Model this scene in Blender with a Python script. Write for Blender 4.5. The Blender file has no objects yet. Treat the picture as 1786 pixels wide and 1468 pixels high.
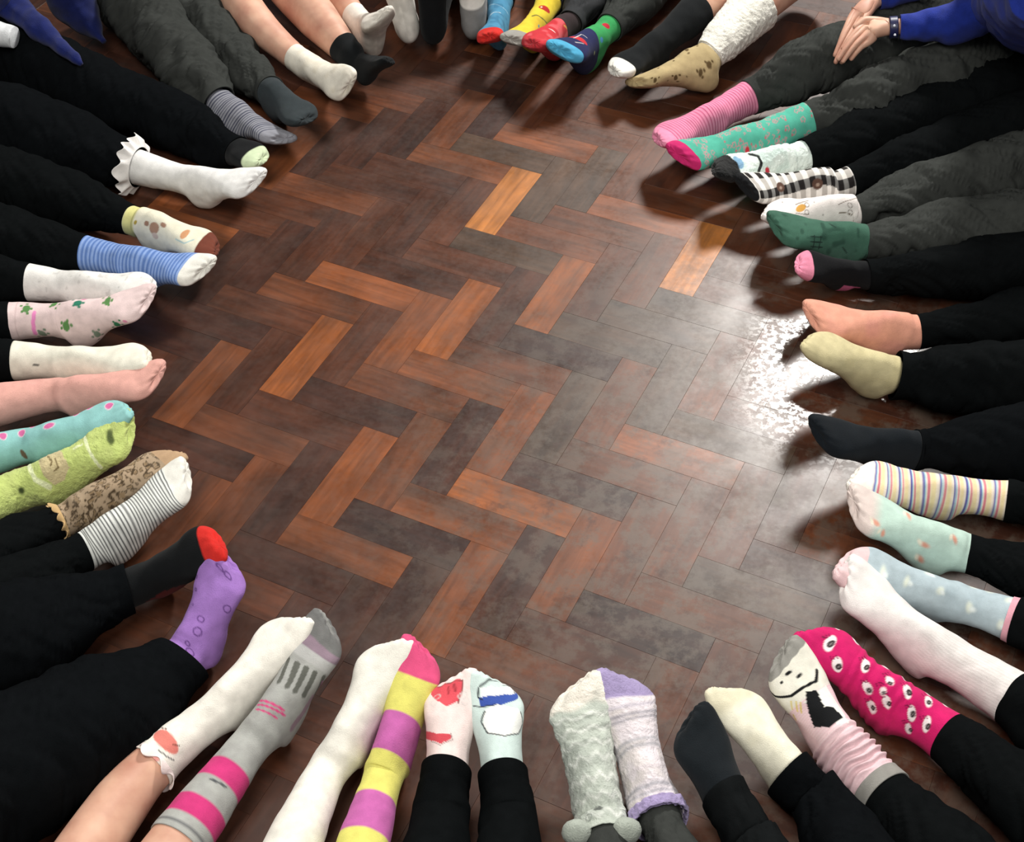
import bpy, math, random
import numpy as np
from mathutils import Matrix, Vector, noise

# ------------------------------------------------------------------ camera, world, lights
scn = bpy.context.scene
CAM_ROT = np.array([[0.9987885607615276, 0.049207833643805265, 0.0],
                    [-0.03558009488344027, 0.7221815944515517, -0.6907878121995927],
                    [-0.033992171745885716, 0.6899509647384358, 0.7230575347207857]])
CAM_H = 1.8435
FPX = 2500.0
cam_data = bpy.data.cameras.new('camera')
cam_data.sensor_width = 36.0
cam_data.lens = FPX / 1786.0 * 36.0
cam_data.clip_start = 0.05
cam = bpy.data.objects.new('camera', cam_data)
scn.collection.objects.link(cam)
mw = Matrix([list(r) + [0.0] for r in CAM_ROT] + [[0, 0, 0, 1]])
mw.translation = Vector((0, 0, CAM_H))
cam.matrix_world = mw
scn.camera = cam
scn.view_settings.view_transform = 'Standard'
scn.view_settings.look = 'None'
scn.view_settings.exposure = 0.45
scn.view_settings.gamma = 1.0
scn.view_settings.use_curve_mapping = False

world = bpy.data.worlds.new('hall_ambient')
scn.world = world
world.use_nodes = True
world.node_tree.nodes['Background'].inputs[0].default_value = (0.97, 0.97, 1.0, 1)
world.node_tree.nodes['Background'].inputs[1].default_value = 0.06


def area(name, loc, target, sx, sy, power, col):
    l = bpy.data.lights.new(name, 'AREA')
    l.shape = 'RECTANGLE'
    l.size = sx
    l.size_y = sy
    l.energy = power
    l.color = col
    o = bpy.data.objects.new(name, l)
    scn.collection.objects.link(o)
    o.location = loc
    o.rotation_euler = (Vector(target) - Vector(loc)).to_track_quat('-Z', 'Y').to_euler()
    return o


# bright hall window / lamp ahead and to the right, seen mirrored in the varnish
area('hall_lamp', (1.62, 4.95, 3.0), (0.55, 1.85, 0.0), 0.68, 0.60, 165, (1.0, 0.97, 0.92))
# fluorescent ceiling panels
area('ceiling_panel', (-0.5, 0.9, 2.9), (-0.1, 1.4, 0.0), 1.6, 1.2, 40, (1.0, 0.97, 0.90))
area('ceiling_panel', (0.9, -0.8, 2.9), (0.2, 1.3, 0.0), 1.6, 1.2, 32, (1.0, 0.97, 0.92))
area('ceiling_panel', (-2.2, 3.0, 2.9), (-0.2, 1.8, 0.0), 1.4, 1.2, 9, (1.0, 0.97, 0.92))


# ------------------------------------------------------------------ helpers
def at(px, py, z=0.0):
    """world point at height z seen at a photograph pixel"""
    d = CAM_ROT @ np.array([(px - 893.0) / FPX, -(py - 734.0) / FPX, -1.0])
    k = (z - CAM_H) / d[2]
    return np.array([0, 0, CAM_H]) + k * d


def ray(px, py):
    d = CAM_ROT @ np.array([(px - 893.0) / FPX, -(py - 734.0) / FPX, -1.0])
    return d / np.linalg.norm(d)


def proj(P):
    q = (P - np.array([0, 0, CAM_H])) @ CAM_ROT
    return np.stack([893.0 + FPX * q[..., 0] / -q[..., 2], 734.0 - FPX * q[..., 1] / -q[..., 2]], -1)


def nrm(v):
    v = np.asarray(v, float)
    return v / max(1e-9, np.linalg.norm(v))


def lin(c):
    if isinstance(c, str):
        c = [int(c[i:i + 2], 16) / 255.0 for i in (0, 2, 4)]
    return np.array([x / 12.92 if x <= 0.04045 else ((x + 0.055) / 1.055) ** 2.4 for x in c[:3]])


def vnoise(P, seed=0):
    """vectorised value noise, about -1..1"""
    P = np.asarray(P, float)
    i = np.floor(P).astype(np.int64)
    f = P - i
    f = f * f * (3 - 2 * f)
    out = 0
    for dx in (0, 1):
        for dy in (0, 1):
            for dz in (0, 1):
                n = (i[..., 0] + dx) * 374761393 + (i[..., 1] + dy) * 668265263 + (i[..., 2] + dz) * 2147483647 + seed * 974711
                n = (n ^ (n >> 13)) * 1274126177
                n = (n ^ (n >> 16)) & 0xFFFF
                w = (f[..., 0] if dx else 1 - f[..., 0]) * (f[..., 1] if dy else 1 - f[..., 1]) * (f[..., 2] if dz else 1 - f[..., 2])
                out = out + w * (n / 32767.5 - 1)
    return out


def sstep(a, b, x):
    t = np.clip((x - a) / (b - a + 1e-12), 0, 1)
    return t * t * (3 - 2 * t)


# ------------------------------------------------------------------ materials
def new_mat(name):
    m = bpy.data.materials.new(name)
    m.use_nodes = True
    nt = m.node_tree
    return m, nt, nt.nodes['Principled BSDF']


def cloth_mat(name, bump=0.3, scale=900.0, sheen=0.25, rough=0.9, mottling=0.12, spec=0.1):
    m, nt, b = new_mat(name)
    N, L = nt.nodes, nt.links
    at_ = N.new('ShaderNodeAttribute')
    at_.attribute_name = 'Col'
    tc = N.new('ShaderNodeTexCoord')
    n1 = N.new('ShaderNodeTexNoise')
    n1.inputs['Scale'].default_value = scale
    n1.inputs['Detail'].default_value = 2
    n2 = N.new('ShaderNodeTexNoise')
    n2.inputs['Scale'].default_value = 60
    n2.inputs['Detail'].default_value = 3
    L.new(tc.outputs['Object'], n1.inputs['Vector'])
    L.new(tc.outputs['Object'], n2.inputs['Vector'])
    mr = N.new('ShaderNodeMapRange')
    mr.inputs['From Min'].default_value = 0.3
    mr.inputs['From Max'].default_value = 0.7
    mr.inputs['To Min'].default_value = 1 - mottling
    mr.inputs['To Max'].default_value = 1 + mottling * 0.5
    L.new(n2.outputs['Fac'], mr.inputs['Value'])
    mx = N.new('ShaderNodeVectorMath')
    mx.operation = 'SCALE'
    L.new(at_.outputs['Color'], mx.inputs[0])
    L.new(mr.outputs[0], mx.inputs['Scale'])
    L.new(mx.outputs[0], b.inputs['Base Color'])
    bp = N.new('ShaderNodeBump')
    bp.inputs['Strength'].default_value = bump
    bp.inputs['Distance'].default_value = 0.0015
    L.new(n1.outputs['Fac'], bp.inputs['Height'])
    L.new(bp.outputs[0], b.inputs['Normal'])
    b.inputs['Roughness'].default_value = rough
    b.inputs['Specular IOR Level'].default_value = spec
    b.inputs['Sheen Weight'].default_value = sheen
    b.inputs['Sheen Roughness'].default_value = 0.6
    return m


M_KNIT = cloth_mat('knitted_sock', 0.4, 650, 0.04)
M_FUZZ = cloth_mat('fluffy_sock', 0.9, 380, 0.12, 0.95, 0.12)
M_TROUSER = cloth_mat('trouser_cloth', 0.4, 700, 0.0, 0.95, 0.14, 0.02)
M_JUMPER = cloth_mat('jumper_wool', 0.5, 500, 0.1, 0.92, 0.2)

m, nt, b = new_mat('skin')
N, L = nt.nodes, nt.links
tc = N.new('ShaderNodeTexCoord')
n1 = N.new('ShaderNodeTexNoise')
n1.inputs['Scale'].default_value = 18
n1.inputs['Detail'].default_value = 4
L.new(tc.outputs['Object'], n1.inputs['Vector'])
cr = N.new('ShaderNodeValToRGB')
cr.color_ramp.elements[0].color = (*lin('b98470'), 1)
cr.color_ramp.elements[1].color = (*lin('dcb198'), 1)
cr.color_ramp.elements[0].position = 0.3
cr.color_ramp.elements[1].position = 0.7
L.new(n1.outputs['Fac'], cr.inputs[0])
L.new(cr.outputs[0], b.inputs['Base Color'])
b.inputs['Roughness'].default_value = 0.55
b.inputs['Subsurface Weight'].default_value = 0.08
b.inputs['Subsurface Radius'].default_value = (0.01, 0.004, 0.002)
M_SKIN = m


def plain(name, hexcol, rough=0.6, metal=0.0):
    m, nt, b = new_mat(name)
    N, L = nt.nodes, nt.links
    tc = N.new('ShaderNodeTexCoord')
    n = N.new('ShaderNodeTexNoise')
    n.inputs['Scale'].default_value = 150
    L.new(tc.outputs['Object'], n.inputs['Vector'])
    mr = N.new('ShaderNodeMapRange')
    mr.inputs['To Min'].default_value = 0.85
    mr.inputs['To Max'].default_value = 1.1
    L.new(n.outputs['Fac'], mr.inputs['Value'])
    v = N.new('ShaderNodeVectorMath')
    v.operation = 'SCALE'
    v.inputs[0].default_value = tuple(lin(hexcol))
    L.new(mr.outputs[0], v.inputs['Scale'])
    L.new(v.outputs[0], b.inputs['Base Color'])
    b.inputs['Roughness'].default_value = rough
    b.inputs['Metallic'].default_value = metal
    return m


def parquet_mat(name, use_attr):
    """varnished hardwood: tone from the block, grain along the block, worn lacquer over the whole floor"""
    m, nt, b = new_mat(name)
    N, L = nt.nodes, nt.links
    tc = N.new('ShaderNodeTexCoord')
    oi = N.new('ShaderNodeObjectInfo')
    if use_attr:
        src = N.new('ShaderNodeAttribute')
        src.attribute_name = 'Col'
        colout = src.outputs['Color']
        guv = N.new('ShaderNodeAttribute')
        guv.attribute_name = 'grain'
        gvec = guv.outputs['Vector']
    else:
        colout = oi.outputs['Color']
        gvec = tc.outputs['Object']
    # grain
    off = N.new('ShaderNodeVectorMath')
    off.operation = 'ADD'
    cmb = N.new('ShaderNodeCombineXYZ')
    ml = N.new('ShaderNodeMath')
    ml.operation = 'MULTIPLY'
    ml.inputs[1].default_value = 37.0
    L.new(oi.outputs['Random'], ml.inputs[0])
    for k in range(3):
        L.new(ml.outputs[0], cmb.inputs[k])
    L.new(gvec, off.inputs[0])
    L.new(cmb.outputs[0], off.inputs[1])
    mp = N.new('ShaderNodeMapping')
    mp.inputs['Scale'].default_value = (75, 6, 30)
    L.new(off.outputs[0], mp.inputs['Vector'])
    g = N.new('ShaderNodeTexNoise')
    g.inputs['Scale'].default_value = 1.0
    g.inputs['Detail'].default_value = 5
    g.inputs['Distortion'].default_value = 0.8
    L.new(mp.outputs[0], g.inputs['Vector'])
    mp2 = N.new('ShaderNodeMapping')
    mp2.inputs['Scale'].default_value = (9, 3.5, 5)
    L.new(off.outputs[0], mp2.inputs['Vector'])
    g2 = N.new('ShaderNodeTexNoise')
    g2.inputs['Scale'].default_value = 2.0
    g2.inputs['Detail'].default_value = 3
    L.new(mp2.outputs[0], g2.inputs['Vector'])
    mr = N.new('ShaderNodeMapRange')
    mr.inputs['From Min'].default_value = 0.3
    mr.inputs['From Max'].default_value = 0.7
    mr.inputs['To Min'].default_value = 0.72
    mr.inputs['To Max'].default_value = 1.22
    L.new(g.outputs['Fac'], mr.inputs['Value'])
    mr2 = N.new('ShaderNodeMapRange')
    mr2.inputs['From Min'].default_value = 0.3
    mr2.inputs['From Max'].default_value = 0.7
    mr2.inputs['To Min'].default_value = 0.58
    mr2.inputs['To Max'].default_value = 1.35
    L.new(g2.outputs['Fac'], mr2.inputs['Value'])
    mm = N.new('ShaderNodeMath')
    mm.operation = 'MULTIPLY'
    L.new(mr.outputs[0], mm.inputs[0])
    L.new(mr2.outputs[0], mm.inputs[1])
    sc = N.new('ShaderNodeVectorMath')
    sc.operation = 'SCALE'
    L.new(colout, sc.inputs[0])
    L.new(mm.outputs[0], sc.inputs['Scale'])
    # worn lacquer in world position
    geo = N.new('ShaderNodeNewGeometry')
    w1 = N.new('ShaderNodeTexNoise')
    w1.inputs['Scale'].default_value = 6.5
    w1.inputs['Detail'].default_value = 6
    w1.inputs['Roughness'].default_value = 0.65
    L.new(geo.outputs['Position'], w1.inputs['Vector'])
    w2 = N.new('ShaderNodeTexNoise')
    w2.inputs['Scale'].default_value = 80
    w2.inputs['Detail'].default_value = 7
    w2.inputs['Roughness'].default_value = 0.68
    L.new(geo.outputs['Position'], w2.inputs['Vector'])
    r1 = N.new('ShaderNodeMapRange')
    r1.inputs['From Min'].default_value = 0.35
    r1.inputs['From Max'].default_value = 0.65
    r1.inputs['To Min'].default_value = 0.34
    r1.inputs['To Max'].default_value = 0.50
    L.new(w1.outputs['Fac'], r1.inputs['Value'])
    r2 = N.new('ShaderNodeMapRange')
    r2.inputs['From Min'].default_value = 0.42
    r2.inputs['From Max'].default_value = 0.58
    r2.inputs['To Min'].default_value = -0.03
    r2.inputs['To Max'].default_value = 0.03
    L.new(w2.outputs['Fac'], r2.inputs['Value'])
    ad = N.new('ShaderNodeMath')
    ad.operation = 'ADD'
    L.new(r1.outputs[0], ad.inputs[0])
    L.new(r2.outputs[0], ad.inputs[1])
    L.new(ad.outputs[0], b.inputs['Roughness'])
    b.inputs['Specular IOR Level'].default_value = 0.5
    # thin patchy gloss coat
    r3 = N.new('ShaderNodeMapRange')
    r3.inputs['From Min'].default_value = 0.47
    r3.inputs['From Max'].default_value = 0.55
    r3.inputs['To Min'].default_value = 0.0
    r3.inputs['To Max'].default_value = 0.6
    L.new(w2.outputs['Fac'], r3.inputs['Value'])
    b.inputs['Coat Roughness'].default_value = 0.13
    # round zone right of centre: greyed blotches over several blocks
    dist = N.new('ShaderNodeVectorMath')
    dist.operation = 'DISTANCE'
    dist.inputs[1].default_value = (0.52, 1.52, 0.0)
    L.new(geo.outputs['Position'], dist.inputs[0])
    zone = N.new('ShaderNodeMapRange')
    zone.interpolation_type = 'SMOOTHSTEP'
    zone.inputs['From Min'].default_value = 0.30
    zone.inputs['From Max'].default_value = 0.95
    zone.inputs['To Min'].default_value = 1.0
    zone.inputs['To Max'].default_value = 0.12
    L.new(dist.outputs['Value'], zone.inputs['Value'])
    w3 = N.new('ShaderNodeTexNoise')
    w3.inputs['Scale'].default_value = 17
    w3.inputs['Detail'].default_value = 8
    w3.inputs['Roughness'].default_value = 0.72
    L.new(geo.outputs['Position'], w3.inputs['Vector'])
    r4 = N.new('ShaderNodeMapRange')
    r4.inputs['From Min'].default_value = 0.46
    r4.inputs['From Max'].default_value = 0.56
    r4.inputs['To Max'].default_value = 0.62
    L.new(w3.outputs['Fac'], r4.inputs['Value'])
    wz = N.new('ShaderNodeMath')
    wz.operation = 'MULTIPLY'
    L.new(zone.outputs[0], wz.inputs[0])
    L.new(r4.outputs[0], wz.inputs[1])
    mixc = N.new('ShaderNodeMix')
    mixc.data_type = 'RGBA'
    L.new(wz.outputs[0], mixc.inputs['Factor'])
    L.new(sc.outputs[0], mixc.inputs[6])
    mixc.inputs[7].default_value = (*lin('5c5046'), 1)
    # dark reddish stains
    w4 = N.new('ShaderNodeTexNoise')
    w4.inputs['Scale'].default_value = 24
    w4.inputs['Detail'].default_value = 7
    w4.inputs['Roughness'].default_value = 0.7
    mp4 = N.new('ShaderNodeMapping')
    mp4.inputs['Location'].default_value = (3.1, 7.7, 0)
    L.new(geo.outputs['Position'], mp4.inputs['Vector'])
    L.new(mp4.outputs[0], w4.inputs['Vector'])
    r5 = N.new('ShaderNodeMapRange')
    r5.inputs['From Min'].default_value = 0.55
    r5.inputs['From Max'].default_value = 0.66
    r5.inputs['To Max'].default_value = 0.6
    L.new(w4.outputs['Fac'], r5.inputs['Value'])
    wz2 = N.new('ShaderNodeMath')
    wz2.operation = 'MULTIPLY'
    L.new(zone.outputs[0], wz2.inputs[0])
    L.new(r5.outputs[0], wz2.inputs[1])
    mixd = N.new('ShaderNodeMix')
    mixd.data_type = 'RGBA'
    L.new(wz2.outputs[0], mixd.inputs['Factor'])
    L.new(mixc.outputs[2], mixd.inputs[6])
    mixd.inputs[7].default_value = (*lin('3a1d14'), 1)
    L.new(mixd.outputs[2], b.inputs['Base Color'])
    czone = N.new('ShaderNodeMath')
    czone.operation = 'MULTIPLY'
    L.new(r3.outputs[0], czone.inputs[0])
    L.new(zone.outputs[0], czone.inputs[1])
    L.new(czone.outputs[0], b.inputs['Coat Weight'])
    bp = N.new('ShaderNodeBump')
    bp.inputs['Strength'].default_value = 0.02
    bp.inputs['Distance'].default_value = 0.001
    L.new(w2.outputs['Fac'], bp.inputs['Height'])
    L.new(bp.outputs[0], b.inputs['Normal'])
    return m


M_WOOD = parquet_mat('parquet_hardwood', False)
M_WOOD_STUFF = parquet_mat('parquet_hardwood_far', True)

# ------------------------------------------------------------------ mesh helpers
COLL = scn.collection


def empty(name, loc):
    o = bpy.data.objects.new(name, None)
    COLL.objects.link(o)
    o.location = loc
    o.empty_display_size = 0.05
    return o


def link_mesh(name, verts, faces, mat, parent=None, cols=None, normals=None, origin=None, smooth=True):
    me = bpy.data.meshes.new(name)
    verts = np.asarray(verts, float)
    if origin is not None:
        verts = verts - np.asarray(origin)
    me.from_pydata(verts.tolist(), [], faces)
    me.materials.append(mat)
    if smooth:
        me.polygons.foreach_set('use_smooth', [True] * len(me.polygons))
    if cols is not None:
        ca = me.color_attributes.new('Col', 'FLOAT_COLOR', 'POINT')
        ca.data.foreach_set('color', np.c_[cols, np.ones(len(cols))].astype(np.float32).ravel())
    me.update()
    if normals is not None:
        me.normals_split_custom_set_from_vertices(normals.tolist())
    o = bpy.data.objects.new(name, me)
    COLL.objects.link(o)
    if parent is not None:
        o.parent = parent
    return o


def grid_faces(nr, nc, r0=0, r1=None):
    r1 = nr - 1 if r1 is None else r1
    f = []
    for i in range(r0, r1):
        for j in range(nc):
            k = (j + 1) % nc
            f.append((i * nc + j, (i + 1) * nc + j, (i + 1) * nc + k, i * nc + k))
    return f


def grid_normals(G):
    """G (nr,nc,3) closed around columns -> vertex normals"""
    du = np.roll(G, -1, 1) - np.roll(G, 1, 1)
    dv = np.gradient(G, axis=0)
    n = np.cross(dv, du)
    l = np.linalg.norm(n, axis=-1, keepdims=True)
    n = n / np.maximum(l, 1e-12)
    return n


def catmull(P, n):
    """resample control rows P (k,...) to n rows evenly by arc length of the row centre"""
    P = np.asarray(P, float)
    k = len(P)
    ext = np.concatenate([(2 * P[0] - P[1])[None], P, (2 * P[-1] - P[-2])[None]])
    ts = np.linspace(0, k - 1, n)
    out = []
    for t in ts:
        i = min(int(t), k - 2)
        f = t - i
        a, b_, c, d = ext[i], ext[i + 1], ext[i + 2], ext[i + 3]
        out.append(0.5 * ((2 * b_) + (-a + c) * f + (2 * a - 5 * b_ + 4 * c - d) * f * f + (-a + 3 * b_ - 3 * c + d) * f ** 3))
    return np.array(out)


def smooth_path(pts, step=0.01):
    """Catmull-Rom through 3-D points, evenly spaced"""
    C = catmull(pts, max(30, len(pts) * 25))
    s = np.r_[0, np.cumsum(np.linalg.norm(np.diff(C, axis=0), axis=1))]
    n = max(3, int(s[-1] / step) + 1)
    q = np.linspace(0, s[-1], n)
    return np.stack([np.interp(q, s, C[:, k]) for k in range(3)], 1), q

# ------------------------------------------------------------------ floor: herringbone parquet
BW, BLN = 0.07, 3.19 * 0.07            # block width and length
_a = -0.4920931185606306
ORG = np.array([-0.07063786, 2.15511984])
UD = np.array([math.cos(_a), math.sin(_a)])
VD = np.array([-math.sin(_a), math.cos(_a)])


def lat(u, v):
    return ORG + UD * u + VD * v


TONES = {0: '351d15', 1: '3f241a', 2: '49291b', 3: '532f1e', 4: '5f3620', 5: '6b3d22', 6: '7a4525', 7: '8c512a', 8: 'a56a34', 9: '4b382b'}
# tones read off the photograph for the blocks that can be told apart: (kind, i, j) -> tone
BLOCK_TONES = {}
BLOCK_TONES.update({
('A', 2, -1): 8, ('B', 4, -1): 6, ('A', 2, 0): 7, ('A', 0, 0): 7, ('A', -1, 0): 6, ('B', -1, 0): 6, ('B', 0, 0): 2, ('B', 1, 0): 3, ('B', 2, 0): 9, ('B', 3, 0): 4, ('B', 3, -1): 9, ('B', 2, -1): 5, ('B', 1, -1): 2, ('B', 0, -1): 2, ('B', -1, -1): 4, ('B', -2, -1): 3, ('B', -3, -1): 3, ('A', 1, -2): 1, ('A', 2, -2): 4, ('A', 3, -2): 0, ('A', 4, -2): 3, ('B', 5, -1): 4, ('B', 6, -1): 4, ('B', 7, -1): 2, ('A', -1, -2): 1, ('A', 0, -2): 1, ('A', -2, -2): 5, ('A', -3, -2): 4, ('A', 3, -1): 9, ('A', 4, -1): 9, ('A', 5, -1): 4, ('A', 1, -1): 3, ('A', 0, -1): 2, ('A', -1, -1): 3, ('A', -2, -1): 2, ('A', -3, -1): 1, ('A', -4, -1): 1, ('B', 4, 0): 4, ('B', 5, 0): 6, ('B', 6, 0): 4, ('B', 7, 0): 2, ('A', 3, 0): 3, ('A', 4, 0): 4, ('A', 5, 0): 8, ('A', 6, 0): 3, ('A', 1, 0): 2, ('B', -2, 0): 4, ('B', -3, 0): 3, ('B', -4, 0): 1, ('A', -2, 0): 2, ('A', -3, 0): 7, ('A', -4, 0): 2, ('A', -5, 0): 5, ('B', 2, 1): 0, ('B', 1, 1): 4, ('B', 0, 1): 6, ('B', -1, 1): 4, ('B', -2, 1): 1, ('B', -3, 1): 2, ('B', -4, 1): 4, ('B', -5, 1): 1, ('A', 1, 1): 9, ('A', 0, 1): 6, ('A', -1, 1): 1, ('A', -2, 1): 5, ('A', -3, 1): 6, ('A', -4, 1): 1, ('A', -5, 1): 4, ('A', -6, 1): 4, ('A', 2, 1): 4, ('A', 3, 1): 9, ('A', 4, 1): 4, ('A', 5, 1): 3, ('B', 4, 1): 9, ('B', 5, 1): 9, ('B', 3, 1): 9, ('B', 3, 2): 6, ('B', 4, 2): 9, ('B', 2, 2): 4, ('B', 1, 2): 1, ('B', 0, 2): 7, ('B', -1, 2): 5, ('B', -2, 2): 0, ('B', -3, 2): 5, ('B', -4, 2): 1, ('A', 0, 2): 5, ('A', 1, 2): 4, ('A', -1, 2): 1, ('A', -2, 2): 6, ('A', -3, 2): 1, ('A', -4, 2): 1, ('A', -5, 2): 1, ('A', 2, 2): 4, ('A', 3, 2): 3, ('B', 2, 3): 4, ('B', 1, 3): 0, ('B', 0, 3): 2, ('B', -1, 3): 4, ('B', 3, 3): 9, ('A', -5, 1): 4, ('B', -6, 2): 2, ('A', -4, -2): 6, ('B', -4, -1): 6, ('B', -2, 3): 2, ('A', -2, 0): 3, 
})

floor = link_mesh('floor', [(-4, -2.5, -0.0125), (4, -2.5, -0.0125), (4, 6.5, -0.0125), (-4, 6.5, -0.0125)], [(0, 1, 2, 3)],
                  plain('dark_joint_bed', '1d100b', 0.8), smooth=False)
floor['kind'] = 'structure'


def block_mesh():
    g = 0.00009
    x1, y1 = BW / 2 - g, BLN / 2 - g
    c = 0.0002
    v = []
    for (dx, z) in ((0, -0.012), (0, -c), (c, 0.0)):
        v += [(-x1 + dx, -y1 + dx, z), (x1 - dx, -y1 + dx, z), (x1 - dx, y1 - dx, z), (-x1 + dx, y1 - dx, z)]
    f = [(3, 2, 1, 0), (8, 9, 10, 11)]
    for r in (0, 4):
        for k in range(4):
            k2 = (k + 1) % 4
            f.append((r + k, r + k2, r + 4 + k2, r + 4 + k))
    me = bpy.data.meshes.new('parquet_block')
    me.from_pydata(v, [], f)
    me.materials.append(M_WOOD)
    me.update()
    return me, v, f


BM, BV, BF = block_mesh()
rng = random.Random(11)
blocks = []
for j in range(-9, 10):
    for i in range(-45, 46):
        for kind in 'AB':
            if kind == 'A':
                cu, cv = (i + 0.5) * BW + j * BLN, i * BW - j * BLN - BLN / 2
            else:
                cu, cv = i * BW + j * BLN - BLN / 2, (i - 0.5) * BW - j * BLN
            c = lat(cu, cv)
            if not (-1.75 < c[0] < 1.75 and 0.35 < c[1] < 4.1):
                continue
            blocks.append((kind, i, j, c))
QUAL = []
for bl in blocks:
    p = proj(np.array([bl[3][0], bl[3][1], 0.0]))
    # how far from the middle of the open floor, which is where blocks show
    d = math.hypot((p[0] - 800) / 780.0, (p[1] - 620) / 640.0)
    QUAL.append(d)
order = sorted(range(len(blocks)), key=lambda k: QUAL[k])
near = set(order[:295])
sv, sf, sc_, sg = [], [], [], []
for k in range(len(blocks)):
    kind, i, j, c = blocks[k]
    r_ = random.Random(i * 7919 + j * 104729 + (3 if kind == 'A' else 5))
    tone = BLOCK_TONES.get((kind, i, j))
    if tone is None:
        tone = r_.choice([1, 1, 2, 2, 2, 3, 3, 4])
    col = lin(TONES[tone]) * r_.uniform(0.92, 1.08) * np.array([0.93, 0.88, 0.83])
    ang = _a if kind == 'A' else _a + math.pi / 2
    dz = r_.uniform(-0.00025, 0.0)
    if k in near:
        o = bpy.data.objects.new('parquet_block', BM)
        COLL.objects.link(o)
        o.parent = floor
        o.location = (c[0], c[1], dz)
        o.rotation_euler = (r_.uniform(-.0012, .0012), r_.uniform(-.0012, .0012), ang)
        o.color = (*col, 1)
    else:
        n0 = len(sv)
        ca, sa = math.cos(ang), math.sin(ang)
        for (x, y, z) in BV:
            sv.append((c[0] + ca * x - sa * y, c[1] + sa * x + ca * y, z + dz))
            sc_.append(col)
            sg.append((x + r_.random() * 0 + i * 0.37, y + j * 0.91, z))
        sf += [tuple(n0 + q for q in f) for f in BF]
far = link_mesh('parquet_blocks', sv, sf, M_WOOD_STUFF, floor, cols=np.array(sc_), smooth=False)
ga = far.data.attributes.new('grain', 'FLOAT_VECTOR', 'POINT')
ga.data.foreach_set('vector', np.array(sg, dtype=np.float32).ravel())
far['kind'] = 'stuff'


# ------------------------------------------------------------------ legs and feet
def rotv(v, axis, ang):
    axis = nrm(axis)
    return v * math.cos(ang) + np.cross(axis, v) * math.sin(ang) + axis * axis.dot(v) * (1 - math.cos(ang))


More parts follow.
